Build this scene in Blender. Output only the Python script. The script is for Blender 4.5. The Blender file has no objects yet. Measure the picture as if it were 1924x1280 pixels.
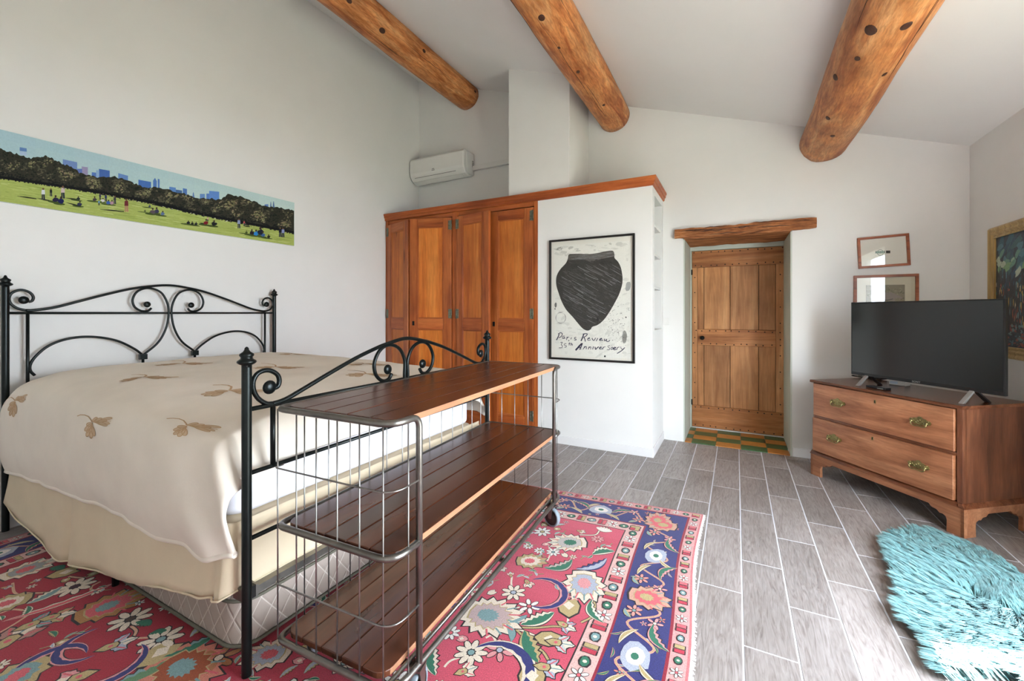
import bpy, bmesh, math, random
from mathutils import Vector, Matrix, noise
from math import sin, cos, pi, radians, atan2, sqrt, tan

SC = bpy.context.scene
COL = SC.collection
random.seed(7)

# ------------------------------------------------------------------ camera
F, CX, HY, EYE = 797.0, 962.0, 588.0, 1.30
YAW = radians(27.84)
cam_d = bpy.data.cameras.new('camera')
cam_d.sensor_width = 36.0
cam_d.lens = 36.0 * F / 1924.0
cam_d.shift_y = (HY - 640.0) / 1924.0
cam_d.clip_start = 0.05
cam = bpy.data.objects.new('camera', cam_d)
COL.objects.link(cam)
cam.location = (0, 0, EYE)
cam.rotation_euler = (pi / 2, 0, YAW)
SC.camera = cam

# ------------------------------------------------------------------ world, sun, exposure
SC.view_settings.view_transform = 'Standard'
SC.view_settings.look = 'None'
SC.view_settings.gamma = 1.0
SC.view_settings.use_curve_mapping = False
SC.view_settings.exposure = 2.5
w = bpy.data.worlds.new('sky')
SC.world = w
w.use_nodes = True
bgn = w.node_tree.nodes['Background']
bgn.inputs['Color'].default_value = (0.78, 0.885, 1.0, 1)
bgn.inputs['Strength'].default_value = 5.0

sun_d = bpy.data.lights.new('sun', 'SUN')
sun_d.energy = 16.0
sun_d.angle = radians(0.6)
sun_d.color = (1.0, 0.98, 0.95)
sun = bpy.data.objects.new('sun', sun_d)
COL.objects.link(sun)
sun.location = (6, 3, 8)
sun.rotation_euler = Vector((-0.493, -0.108, -0.863)).to_track_quat('-Z', 'Y').to_euler()

def portal(name, loc, direction, sx, sy):
    d = bpy.data.lights.new(name, 'AREA')
    d.shape = 'RECTANGLE'; d.size = sx; d.size_y = sy
    d.cycles.is_portal = True
    o = bpy.data.objects.new(name, d); COL.objects.link(o)
    o.location = loc
    o.rotation_euler = Vector(direction).to_track_quat('-Z', 'Y').to_euler()

# opening: the wide terrace door in the right wall
TD = [(0.75, 2.445, 2.12)]      # y0, y1, head height
RW = []
REAR = -0.8
for (a, b, z) in TD:
    portal('terrace_door_portal', (1.84, (a + b) / 2, z / 2), (-1, 0, 0), z, b - a)
for i, (a, b, c, d) in enumerate(RW):
    portal('rear_window_portal', ((a + b) / 2, REAR - 0.2, (c + d) / 2), (0, 1, 0), b - a, d - c)

# ------------------------------------------------------------------ helpers
sY, cY = sin(YAW), cos(YAW)
def ray(px, py):
    u = (px - CX) / F
    return Vector((-sY + u * cY, cY + u * sY, (HY - py) / F))
def onX(px, py, X):
    d = ray(px, py); return Vector((0, 0, EYE)) + d * (X / d.x)
def onY(px, py, Y):
    d = ray(px, py); return Vector((0, 0, EYE)) + d * (Y / d.y)
def onZ(px, py, Z=0.0):
    d = ray(px, py); return Vector((0, 0, EYE)) + d * ((Z - EYE) / d.z)
def onP(px, py, p, n):
    d = ray(px, py); o = Vector((0, 0, EYE)); p = Vector(p); n = Vector(n)
    return o + d * ((p - o).dot(n) / d.dot(n))

def S(r, g, b):
    f = lambda c: (c / 255 / 12.92) if c <= 10 else ((c / 255 + 0.055) / 1.055) ** 2.4
    return (f(r), f(g), f(b))

def tag(o, label=None, cat=None, group=None, kind=None):
    if label: o['label'] = label
    if cat: o['category'] = cat
    if group: o['group'] = group
    if kind: o['kind'] = kind
    return o

def thing(name, label, cat, loc=(0, 0, 0), rotz=0.0, group=None, kind=None):
    o = bpy.data.objects.new(name, None); COL.objects.link(o)
    o.empty_display_size = 0.1
    o.location = loc; o.rotation_euler = (0, 0, rotz)
    return tag(o, label, cat, group, kind)

def lerp(a, b, t): return a + (b - a) * t
def interp(x, pts):
    if x <= pts[0][0]: return pts[0][1]
    for (a, fa), (b, fb) in zip(pts, pts[1:]):
        if x <= b: return lerp(fa, fb, (x - a) / (b - a))
    return pts[-1][1]
def smooth(t):
    t = max(0.0, min(1.0, t)); return t * t * (3 - 2 * t)

def spline(pts, n=6, closed=False):
    P = [Vector(p) for p in pts]; out = []
    m = len(P)
    for i in range(m if closed else m - 1):
        if closed:
            p0, p1, p2, p3 = P[i - 1], P[i], P[(i + 1) % m], P[(i + 2) % m]
        else:
            p0 = P[i - 1] if i > 0 else P[0] * 2 - P[1]
            p1, p2 = P[i], P[i + 1]
            p3 = P[i + 2] if i + 2 < m else P[-1] * 2 - P[-2]
        for k in range(n):
            t = k / n
            out.append(0.5 * ((2 * p1) + (p2 - p0) * t + (2 * p0 - 5 * p1 + 4 * p2 - p3) * t * t + (3 * p1 - p0 - 3 * p2 + p3) * t ** 3))
    if not closed: out.append(P[-1])
    return out

def fillet(pts, r, n=6, closed=False):
    P = [Vector(p) for p in pts]; out = []
    m = len(P)
    for i, p in enumerate(P):
        if not closed and i in (0, m - 1): out.append(p); continue
        a, b = P[i - 1], P[(i + 1) % m]
        ri = r[i] if isinstance(r, (list, tuple)) else r
        da, db = (a - p), (b - p)
        ra = min(ri, da.length * 0.48, db.length * 0.48)
        q0, q1 = p + da.normalized() * ra, p + db.normalized() * ra
        for k in range(n + 1):
            t = k / n
            out.append(q0 * (1 - t) ** 2 + p * 2 * t * (1 - t) + q1 * t * t)
    return out

class MB:
    def __init__(s): s.v = []; s.f = []; s.sm = []; s.mi = []
    def add(s, vs, fs, smooth=False, mi=0, M=None):
        b = len(s.v)
        for p in vs:
            p = Vector(p)
            s.v.append(M @ p if M is not None else p)
        for f in fs:
            s.f.append([b + i for i in f]); s.sm.append(smooth); s.mi.append(mi)
        return s
    def box(s, x0, x1, y0, y1, z0, z1, M=None, mi=0):
        vs = [(x, y, z) for z in (z0, z1) for y in (y0, y1) for x in (x0, x1)]
        return s.add(vs, [(0, 2, 3, 1), (4, 5, 7, 6), (0, 1, 5, 4), (2, 6, 7, 3), (0, 4, 6, 2), (1, 3, 7, 5)], False, mi, M)
    def prism(s, poly, h0, h1, plane='xy', M=None, mi=0, smooth=False):
        n = len(poly)
        def mp(a, b, h): return {'xy': (a, b, h), 'xz': (a, h, b), 'yz': (h, a, b)}[plane]
        vs = [mp(a, b, h0) for a, b in poly] + [mp(a, b, h1) for a, b in poly]
        s.add(vs, [list(range(n))[::-1], [n + i for i in range(n)]], False, mi, M)
        b = len(s.v) - 2 * n
        for i in range(n):
            j = (i + 1) % n
            s.f.append([b + i, b + j, b + n + j, b + n + i]); s.sm.append(smooth); s.mi.append(mi)
        return s
    def tube(s, pts, r, n=8, closed=False, M=None, mi=0):
        P = [Vector(p) for p in pts]; m = len(P)
        if closed and (P[0] - P[-1]).length < 1e-6: P = P[:-1]; m -= 1
        T = []
        for i in range(m):
            a = P[(i - 1) % m] if (closed or i > 0) else P[i]
            b = P[(i + 1) % m] if (closed or i < m - 1) else P[i]
            t = b - a
            T.append(t.normalized() if t.length > 1e-9 else Vector((0, 0, 1)))
        ref = Vector((0, 0, 1)) if abs(T[0].z) < 0.9 else Vector((1, 0, 0))
        nrm = (ref - T[0] * ref.dot(T[0])).normalized()
        vs = []
        for i in range(m):
            if i: nrm = (nrm - T[i] * nrm.dot(T[i])).normalized()
            bn = T[i].cross(nrm)
            ri = r[i] if isinstance(r, (list, tuple)) else r
            for k in range(n):
                a = 2 * pi * k / n
                vs.append(P[i] + (nrm * cos(a) + bn * sin(a)) * ri)
        fs = []
        for i in range(m if closed else m - 1):
            i2 = (i + 1) % m
            for k in range(n):
                k2 = (k + 1) % n
                fs.append((i * n + k, i * n + k2, i2 * n + k2, i2 * n + k))
        s.add(vs, fs, True, mi, M)
        if not closed:
            b = len(s.v) - len(vs)
            s.f.append([b + k for k in range(n)][::-1]); s.sm.append(False); s.mi.append(mi)
            s.f.append([b + (m - 1) * n + k for k in range(n)]); s.sm.append(False); s.mi.append(mi)
        return s
    def lathe(s, prof, n=20, M=None, mi=0):
        vs = []; m = len(prof)
        for r, z in prof:
            for k in range(n):
                a = 2 * pi * k / n
                vs.append((r * cos(a), r * sin(a), z))
        fs = [(i * n + k, i * n + (k + 1) % n, (i + 1) * n + (k + 1) % n, (i + 1) * n + k) for i in range(m - 1) for k in range(n)]
        return s.add(vs, fs, True, mi, M)
    def ball(s, c, r, sc=(1, 1, 1), n=14, mi=0, M=None):
        prof = [(sin(pi * i / 8), -cos(pi * i / 8)) for i in range(9)]
        T = Matrix.Translation(Vector(c)) @ Matrix.Diagonal((r * sc[0], r * sc[1], r * sc[2], 1))
        return s.lathe(prof, n, (M @ T) if M is not None else T, mi)
    def mesh(s, name):
        me = bpy.data.meshes.new(name)
        me.from_pydata([tuple(p) for p in s.v], [], s.f)
        me.polygons.foreach_set('use_smooth', s.sm)
        me.polygons.foreach_set('material_index', s.mi)
        me.update()
        return me
    def build(s, name, mat, parent=None, bevel=0.0, seg=2, weld=False, recalc=True):
        me = s.mesh(name)
        for m in (mat if isinstance(mat, (list, tuple)) else [mat]): me.materials.append(m)
        if recalc or weld:
            bm = bmesh.new(); bm.from_mesh(me)
            if weld: bmesh.ops.remove_doubles(bm, verts=bm.verts, dist=1e-5)
            bmesh.ops.recalc_face_normals(bm, faces=bm.faces)
            bm.to_mesh(me); bm.free()
        return link(name, me, parent, bevel, seg)

def link(name, me, parent=None, bevel=0.0, seg=2):
    o = bpy.data.objects.new(name, me); COL.objects.link(o)
    if parent is not None: o.parent = parent
    if bevel > 0:
        b = o.modifiers.new('bevel', 'BEVEL'); b.width = bevel; b.segments = seg
        b.limit_method = 'ANGLE'; b.angle_limit = radians(40)
    return o

def RZ(a): return Matrix.Rotation(a, 4, 'Z')
def TR(x, y, z): return Matrix.Translation((x, y, z))

# ------------------------------------------------------------------ materials
def newmat(name):
    m = bpy.data.materials.new(name); m.use_nodes = True
    return m, m.node_tree, m.node_tree.nodes['Principled BSDF']
def nd(nt, typ, ins=None, **kw):
    n = nt.nodes.new(typ)
    for k, v in kw.items(): setattr(n, k, v)
    for k, v in (ins or {}).items():
        if isinstance(v, bpy.types.NodeSocket): nt.links.new(v, n.inputs[k])
        else: n.inputs[k].default_value = v
    return n
def c4(c): return (c[0], c[1], c[2], 1)
def ramp(nt, fac, stops):
    r = nt.nodes.new('ShaderNodeValToRGB'); nt.links.new(fac, r.inputs['Fac'])
    e = r.color_ramp.elements
    while len(e) < len(stops): e.new(0.5)
    for el, (p, c) in zip(e, stops): el.position = p; el.color = c4(c)
    return r.outputs['Color']
def mix(nt, fac, a, b, mode='MIX'):
    n = nt.nodes.new('ShaderNodeMix'); n.data_type = 'RGBA'; n.blend_type = mode
    for k, v in ((0, fac), (6, a), (7, b)):
        if isinstance(v, bpy.types.NodeSocket): nt.links.new(v, n.inputs[k])
        else: n.inputs[k].default_value = c4(v) if isinstance(v, tuple) else v
    return n.outputs[2]
def objco(nt, rnd=False, scale=(1, 1, 1), rot=(0, 0, 0)):
    tc = nd(nt, 'ShaderNodeTexCoord')
    v = tc.outputs['Object']
    if rnd:
        oi = nd(nt, 'ShaderNodeObjectInfo')
        k = nd(nt, 'ShaderNodeVectorMath', {0: oi.outputs['Random'], 1: (37.0, 53.0, 71.0)}, operation='MULTIPLY')
        v = nd(nt, 'ShaderNodeVectorMath', {0: v, 1: k.outputs[0]}, operation='ADD').outputs[0]
    return nd(nt, 'ShaderNodeMapping', {'Vector': v, 'Scale': scale, 'Rotation': rot}).outputs[0]
def bump(nt, b, h, strength=0.2, dist=0.01):
    n = nd(nt, 'ShaderNodeBump', {'Height': h, 'Strength': strength, 'Distance': dist})
    nt.links.new(n.outputs[0], b.inputs['Normal'])

def plain(name, col, rough=0.5, metal=0.0, var=0.08, vscale=8.0, bmp=0.0, bscale=60.0, bdist=0.003, spec=0.5):
    m, nt, b = newmat(name)
    v = objco(nt)
    n = nd(nt, 'ShaderNodeTexNoise', {'Vector': v, 'Scale': vscale, 'Detail': 4.0, 'Roughness': 0.6})
    lo = tuple(c * (1 - var) for c in col); hi = tuple(min(1, c * (1 + var)) for c in col)
    nt.links.new(ramp(nt, n.outputs[0], [(0.3, lo), (0.7, hi)]), b.inputs['Base Color'])
    b.inputs['Roughness'].default_value = rough
    b.inputs['Metallic'].default_value = metal
    b.inputs['Specular IOR Level'].default_value = spec
    if bmp:
        n2 = nd(nt, 'ShaderNodeTexNoise', {'Vector': v, 'Scale': bscale, 'Detail': 5.0, 'Roughness': 0.6})
        bump(nt, b, n2.outputs[0], bmp, bdist)
    return m

def wood(name, dark, mid, light, axis='z', scale=1.0, rough=0.45, knots=0.0, fine=0.35, blotch=0.35, stretch=0.07, bmp=0.12, kscale=3.0, knotcol=None, spec=0.4):
    m, nt, b = newmat(name)
    sc = {'x': (stretch, 1, 1), 'y': (1, stretch, 1), 'z': (1, 1, stretch)}[axis]
    v = objco(nt, True, tuple(a * scale for a in sc))
    n1 = nd(nt, 'ShaderNodeTexNoise', {'Vector': v, 'Scale': 9.0, 'Detail': 5.0, 'Roughness': 0.55, 'Distortion': 1.2})
    col = ramp(nt, n1.outputs[0], [(0.30, dark), (0.5, mid), (0.72, light)])
    n2 = nd(nt, 'ShaderNodeTexNoise', {'Vector': v, 'Scale': 70.0, 'Detail': 3.0, 'Roughness': 0.6, 'Distortion': 0.4})
    g = ramp(nt, n2.outputs[0], [(0.35, (0.55, 0.5, 0.45)), (0.6, (1, 1, 1))])
    col = mix(nt, fine, col, g, 'MULTIPLY')
    vb = objco(nt, True, (2.2 * scale,) * 3)
    n3 = nd(nt, 'ShaderNodeTexNoise', {'Vector': vb, 'Scale': 1.6, 'Detail': 3.0})
    g3 = ramp(nt, n3.outputs[0], [(0.3, (0.6, 0.55, 0.5)), (0.65, (1.1, 1.08, 1.05))])
    col = mix(nt, blotch, col, g3, 'MULTIPLY')
    if knots:
        ks = {'x': (0.3, 1, 1), 'y': (1, 0.3, 1), 'z': (1, 1, 0.3)}[axis]
        vk = objco(nt, True, tuple(a * scale for a in ks))
        dn = nd(nt, 'ShaderNodeTexNoise', {'Vector': vk, 'Scale': 9.0})
        vk2 = mix(nt, 0.03, vk, dn.outputs[1], 'ADD')
        vo = nd(nt, 'ShaderNodeTexVoronoi', {'Vector': vk2, 'Scale': kscale})
        kc = knotcol or tuple(c * 0.35 for c in dark)
        kf = ramp(nt, vo.outputs['Distance'], [(0.045, (1, 1, 1)), (0.10, (0, 0, 0))])
        kk = nd(nt, 'ShaderNodeMath', {0: kf, 1: knots}, operation='MULTIPLY')
        col = mix(nt, kk.outputs[0], col, kc)
    oi = nd(nt, 'ShaderNodeObjectInfo')
    mr = nd(nt, 'ShaderNodeMapRange', {'Value': oi.outputs['Random'], 'To Min': 0.86, 'To Max': 1.12})
    hs = nd(nt, 'ShaderNodeHueSaturation', {'Color': col, 'Value': mr.outputs[0]})
    nt.links.new(hs.outputs[0], b.inputs['Base Color'])
    b.inputs['Roughness'].default_value = rough
    b.inputs['Specular IOR Level'].default_value = spec
    bump(nt, b, n2.outputs[0], bmp, 0.004)
    return m

def thin_glass(name, base=0.05):
    m = bpy.data.materials.new(name); m.use_nodes = True; nt = m.node_tree
    for n in list(nt.nodes): nt.nodes.remove(n)
    out = nd(nt, 'ShaderNodeOutputMaterial')
    lw = nd(nt, 'ShaderNodeLayerWeight', {'Blend': 0.5})          # Schlick reflectance of a thin pane, same from both sides
    p5 = nd(nt, 'ShaderNodeMath', {0: lw.outputs['Facing'], 1: 5.0}, operation='POWER')
    fr = nd(nt, 'ShaderNodeMath', {0: p5.outputs[0], 1: 0.95, 2: 0.05}, operation='MULTIPLY_ADD')
    t = nd(nt, 'ShaderNodeBsdfTransparent', {'Color': (0.97, 0.98, 0.97, 1)})
    g = nd(nt, 'ShaderNodeBsdfGlossy', {'Color': (1, 1, 1, 1), 'Roughness': 0.01})
    mx = nd(nt, 'ShaderNodeMixShader', {0: fr.outputs[0], 1: t.outputs[0], 2: g.outputs[0]})
    nt.links.new(mx.outputs[0], out.inputs[0])
    return m

def art_mat(name, rough=0.6, nz=0.12, scale=120.0, bmp=0.0, spec=0.3, sheen=0.0):
    m, nt, b = newmat(name)
    a = nd(nt, 'ShaderNodeAttribute', attribute_name='Col')
    v = objco(nt)
    n = nd(nt, 'ShaderNodeTexNoise', {'Vector': v, 'Scale': scale, 'Detail': 3.0, 'Roughness': 0.7})
    g = ramp(nt, n.outputs[0], [(0.3, (1 - nz,) * 3), (0.7, (1 + nz,) * 3)])
    nt.links.new(mix(nt, 1.0, a.outputs['Color'], g, 'MULTIPLY'), b.inputs['Base Color'])
    b.inputs['Roughness'].default_value = rough
    b.inputs['Specular IOR Level'].default_value = spec
    if sheen:
        b.inputs['Sheen Weight'].default_value = sheen
        b.inputs['Sheen Roughness'].default_value = 0.5
    if bmp:
        n2 = nd(nt, 'ShaderNodeTexNoise', {'Vector': v, 'Scale': 420.0, 'Detail': 2.0})
        bump(nt, b, n2.outputs[0], bmp, 0.002)
    return m

class Art:
    """flat print: coloured polygons laid a fraction of a millimetre above one another"""
    def __init__(s, fn, dh=0.00012): s.fn = fn; s.dh = dh; s.v = []; s.f = []; s.c = []
    def poly(s, pts, col, layer=1):
        h = (layer + random.random() * 0.8) * s.dh
        b = len(s.v)
        s.v += [s.fn(p[0], p[1], h) for p in pts]
        s.f.append(list(range(b, b + len(pts)))); s.c.append(col)
    def stroke(s, pts, wd, col, layer=1):
        P = [Vector((p[0], p[1])) for p in pts]; m = len(P)
        h = (layer + random.random() * 0.8) * s.dh
        b = len(s.v)
        for i in range(m):
            t = P[min(i + 1, m - 1)] - P[max(i - 1, 0)]
            t = t.normalized() if t.length > 1e-9 else Vector((1, 0))
            n = Vector((-t.y, t.x))
            ww = (wd[i] if isinstance(wd, (list, tuple)) else wd) / 2
            for q in (P[i] + n * ww, P[i] - n * ww): s.v.append(s.fn(q.x, q.y, h))
        for i in range(m - 1):
            s.f.append([b + 2 * i, b + 2 * i + 1, b + 2 * i + 3, b + 2 * i + 2]); s.c.append(col)
    def ell(s, c, rx, ry, rot, col, layer=1, n=12, jag=0.0):
        pts = []
        for k in range(n):
            a = 2 * pi * k / n
            j = 1 + jag * (random.random() - 0.5) * 2
            x, y = rx * cos(a) * j, ry * sin(a) * j
            pts.append((c[0] + x * cos(rot) - y * sin(rot), c[1] + x * sin(rot) + y * cos(rot)))
        s.poly(pts, col, layer)
    def build(s, name, mat, parent):
        me = bpy.data.meshes.new(name)
        me.from_pydata([tuple(p) for p in s.v], [], s.f)
        at = me.color_attributes.new('Col', 'FLOAT_COLOR', 'CORNER')
        data = []
        for f, c in zip(s.f, s.c): data += [c[0], c[1], c[2], 1.0] * len(f)
        at.data.foreach_set('color', data)
        me.materials.append(mat); me.update()
        return link(name, me, parent)

M_wall = plain('white_plaster', S(231, 229, 225), 0.9, 0, 0.025, 1.5, 0.10, 28.0, 0.006, 0.15)
M_ceil = plain('ceiling_paint', S(230, 227, 224), 0.92, 0, 0.02, 1.2, 0.05, 30.0, 0.004, 0.1)
M_reveal = plain('pale_green_paint', S(196, 201, 188), 0.7, 0, 0.03, 2.0)
M_skirting = plain('white_gloss_paint', S(232, 230, 228), 0.45, 0, 0.02)
M_grout = plain('pale_grout', S(214, 214, 222), 0.8, 0, 0.05, 20.0)
M_iron = plain('black_green_iron', S(24, 29, 28), 0.32, 0.6, 0.25, 14.0, 0.08, 80.0, 0.001)
M_steel = plain('worn_gunmetal', S(128, 124, 118), 0.34, 0.9, 0.25, 10.0, 0.05, 90.0, 0.001)
M_wire = plain('bright_wire', S(150, 148, 144), 0.3, 0.9, 0.2, 20.0)
M_duvet = plain('cream_cotton', S(240, 229, 215), 0.95, 0, 0.03, 5.0, 0.12, 130.0, 0.003, 0.1)
M_sheet = plain('white_sheet', S(231, 229, 235), 0.9, 0, 0.02, 5.0, 0.12, 40.0, 0.004, 0.1)
M_skirt = plain('beige_skirt_cotton', S(228, 211, 183), 0.95, 0, 0.04, 5.0, 0.12, 90.0, 0.003, 0.1)
M_black = plain('black_plastic', S(16, 17, 18), 0.35, 0, 0.1)
M_white_pl = plain('white_plastic', S(226, 224, 219), 0.4, 0, 0.01)
M_grey_pl = plain('grey_plastic', S(120, 118, 112), 0.5, 0, 0.05)
M_silver = plain('silver_leg', S(176, 176, 174), 0.35, 0.7, 0.05)
M_brass = plain('aged_brass', S(150, 138, 92), 0.35, 0.85, 0.35, 60.0, 0.3, 160.0, 0.002)
M_hinge = plain('dull_hinge_steel', S(120, 124, 108), 0.45, 0.7, 0.4, 50.0)
M_dark = plain('dark_iron', S(28, 26, 25), 0.5, 0.5, 0.2)
M_rubber = plain('blue_grey_tyre', S(128, 138, 146), 0.6, 0, 0.08)
M_hub = plain('brown_wheel_hub', S(58, 48, 44), 0.4, 0.3, 0.2)

M_pine = wood('orange_pine', S(190, 96, 34), S(212, 120, 46), S(226, 142, 64), 'z', 1.0, 0.42, 0.85, 0.4, 0.45, kscale=3.4)
M_pine2 = wood('red_pine_frame', S(150, 72, 32), S(184, 98, 46), S(204, 120, 62), 'z', 1.0, 0.42, 0.8, 0.45, 0.5, kscale=3.0)
M_pineh = wood('red_pine_rail', S(146, 68, 30), S(180, 94, 44), S(200, 116, 60), 'x', 1.0, 0.42, 0.6, 0.45, 0.5, kscale=3.0)
M_door = wood('old_pine_door', S(160, 104, 60), S(194, 136, 86), S(212, 160, 110), 'z', 1.0, 0.5, 0.8, 0.4, 0.6, kscale=3.2)
M_doorh = wood('old_pine_rail', S(154, 94, 50), S(190, 126, 74), S(206, 148, 96), 'x', 1.2, 0.5, 0.3, 0.45, 0.5, kscale=2.0)
M_beam = wood('honey_log', S(166, 86, 38), S(212, 140, 82), S(234, 178, 124), 'y', 1.3, 0.5, 0.0, 0.75, 0.8, stretch=0.15, bmp=0.6)
M_knot = plain('dark_knot', S(66, 34, 18), 0.6, 0, 0.3, 60.0)
M_lintel = wood('rough_old_beam', S(92, 50, 26), S(176, 112, 66), S(206, 150, 104), 'x', 2.2, 0.75, 0.0, 0.8, 0.7, stretch=0.08, bmp=0.9)
M_oak = wood('chestnut_oak', S(142, 88, 58), S(172, 114, 80), S(194, 138, 102), 'x', 1.3, 0.32, 0.0, 0.5, 0.55, stretch=0.1, spec=0.5)
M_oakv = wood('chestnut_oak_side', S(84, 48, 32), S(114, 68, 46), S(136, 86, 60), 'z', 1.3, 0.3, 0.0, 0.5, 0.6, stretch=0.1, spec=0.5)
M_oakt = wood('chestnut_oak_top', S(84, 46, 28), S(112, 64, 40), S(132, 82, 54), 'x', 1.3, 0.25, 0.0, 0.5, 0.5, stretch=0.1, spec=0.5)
M_cart = wood('dark_varnished_board', S(74, 40, 26), S(90, 50, 33), S(104, 60, 40), 'y', 0.7, 0.27, 0.0, 0.15, 0.8, stretch=0.15, bmp=0.02, spec=0.6)
M_cartedge = wood('raw_board_edge', S(140, 92, 66), S(174, 124, 92), S(192, 144, 112), 'y', 1.2, 0.5, 0.0, 0.3, 0.4)
M_frame_br = wood('burr_frame', S(120, 56, 24), S(164, 84, 40), S(182, 104, 58), 'x', 3.0, 0.35, 0.4, 0.5, 0.6, kscale=14.0)
M_gilt = wood('pale_gilt_frame', S(150, 122, 70), S(182, 154, 98), S(200, 174, 120), 'z', 2.0, 0.4, 0.0, 0.3, 0.4)

def plank_mat():
    m, nt, b = newmat('grey_wood_look_tile')
    v = objco(nt, True, (1, 0.11, 1))
    wv = nd(nt, 'ShaderNodeTexNoise', {'Vector': v, 'Scale': 40.0, 'Detail': 6.0, 'Roughness': 0.55, 'Distortion': 3.0})
    col = ramp(nt, wv.outputs[0], [(0.30, S(128, 119, 115)), (0.48, S(154, 146, 142)), (0.66, S(168, 161, 158))])
    fine = nd(nt, 'ShaderNodeTexNoise', {'Vector': v, 'Scale': 160.0, 'Detail': 3.0})
    col = mix(nt, 0.35, col, ramp(nt, fine.outputs[0], [(0.35, (0.72, 0.7, 0.68)), (0.6, (1, 1, 1))]), 'MULTIPLY')
    vb = objco(nt, True, (3, 1.4, 3))
    bl = nd(nt, 'ShaderNodeTexNoise', {'Vector': vb, 'Scale': 1.6, 'Detail': 3.0})
    col = mix(nt, 0.7, col, ramp(nt, bl.outputs[0], [(0.3, (0.82, 0.79, 0.77)), (0.7, (1.12, 1.1, 1.1))]), 'MULTIPLY')
    oi = nd(nt, 'ShaderNodeObjectInfo')
    mr = nd(nt, 'ShaderNodeMapRange', {'Value': oi.outputs['Random'], 'To Min': 0.8, 'To Max': 1.12})
    hs = nd(nt, 'ShaderNodeHueSaturation', {'Color': col, 'Value': mr.outputs[0]})
    nt.links.new(hs.outputs[0], b.inputs['Base Color'])
    b.inputs['Roughness'].default_value = 0.42
    bump(nt, b, fine.outputs[0], 0.12, 0.002)
    return m
M_plank = plank_mat()
M_glass = thin_glass('picture_glass')
# ------------------------------------------------------------------ the room shell
XL, XR, YB = -3.88, 1.61, 4.59           # left, right and back wall faces
YW, XW = 3.956, -0.663                   # closet front face, closet side face
DX0, DX1, DZ, DYI = -0.47, 0.45, 2.06, 5.22   # doorway
def zc(x): return 2.60 + 0.345 * (XR - x)     # sloping ceiling

def struct(name, mb, mat, label, cat, bevel=0.0):
    o = mb.build(name, mat, None, bevel)
    return tag(o, label, cat, None, 'structure')

fl = thing('floor', 'grey wood-look tiled floor laid in staggered rows with pale joints', 'floor', kind='structure')
MB().box(XL, XR, REAR, YB, -0.12, -0.0012).build('grout_bed', M_grout, fl)
# individual plank tiles
PW, PL, G = 0.1835, 0.650, 0.0048
pl_me = {}
def plank_mesh(x0, x1, y0, y1):
    k = (round(x1 - x0, 3), round(y1 - y0, 3))
    if k not in pl_me:
        wx, wy = (x1 - x0) / 2, (y1 - y0) / 2
        c = 0.0020
        vs = [(-wx, -wy, -0.006), (wx, -wy, -0.006), (wx, wy, -0.006), (-wx, wy, -0.006),
              (-wx, -wy, -c), (wx, -wy, -c), (wx, wy, -c), (-wx, wy, -c),
              (-wx + c, -wy + c, 0), (wx - c, -wy + c, 0), (wx - c, wy - c, 0), (-wx + c, wy - c, 0)]
        fs = [(8, 9, 10, 11)] + [(i, (i + 1) % 4, 4 + (i + 1) % 4, 4 + i) for i in range(4)] + [(4 + i, 4 + (i + 1) % 4, 8 + (i + 1) % 4, 8 + i) for i in range(4)]
        me = MB().add(vs, fs).mesh('plank'); me.materials.append(M_plank); pl_me[k] = me
    return pl_me[k]
for ci in range(-22, 10):
    xa = 0.025 + ci * PW; xb = xa + PW
    if xa > XR - 0.02 or xb < XL + .01: continue
    ph = 1.89 if ci % 2 == 0 else 2.235
    for k in range(-7, 6):
        ya = ph + k * PL; yb = ya + PL
        x0, x1 = max(xa, XL), min(xb, XR)
        ylim = YB if xa > XW - 0.1 else YW
        y0, y1 = max(ya, REAR), min(yb, ylim)
        if y1 - y0 < 0.02: continue
        x0 += G / 2; x1 -= G / 2; y0 += G / 2; y1 -= G / 2
        if x1 - x0 < 0.01: continue
        o = link('plank', plank_mesh(x0, x1, y0, y1), fl)
        o.location = ((x0 + x1) / 2, (y0 + y1) / 2, 0)

struct('ceiling', MB().prism([(XL - 0.2, zc(XL - 0.2)), (XR + 0.24, zc(XR + 0.24)), (XR + 0.24, zc(XR + 0.24) + 0.2), (XL - 0.2, zc(XL - 0.2) + 0.2)], REAR - 0.2, YB + 0.8, 'xz'),
       M_ceil, 'white sloping ceiling rising towards the bed wall', 'ceiling')
struct('wall_left', MB().box(XL - 0.2, XL, REAR, YB, 0, zc(XL) + 0.06), M_wall, 'tall white wall behind the bed headboard', 'wall')
struct('wall_back', MB().prism([(XL, 0), (DX0, 0), (DX0, DZ), (DX1, DZ), (DX1, 0), (XR + 0.2, 0), (XR + 0.2, zc(XR + 0.2) + 0.02), (XL, zc(XL) + 0.02)], YB, YB + 0.66, 'xz'),
       M_wall, 'white end wall with the recessed wooden door', 'wall')
MBr = MB()
yy = [REAR] + [v for t in TD for v in t[:2]] + [YB]
for a, b in zip(yy[0::2], yy[1::2]): MBr.box(XR, XR + 0.24, a, b, 0, zc(XR) + 0.02)
for a, b, z in TD: MBr.box(XR, XR + 0.24, a, b, z, zc(XR) + 0.02)
struct('wall_right', MBr, M_wall, 'white wall on the right where the gilt framed painting hangs', 'wall')
MBe = MB()
xs = sorted([XL, XR + 0.24] + [a for r in RW for a in r[:2]])
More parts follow.
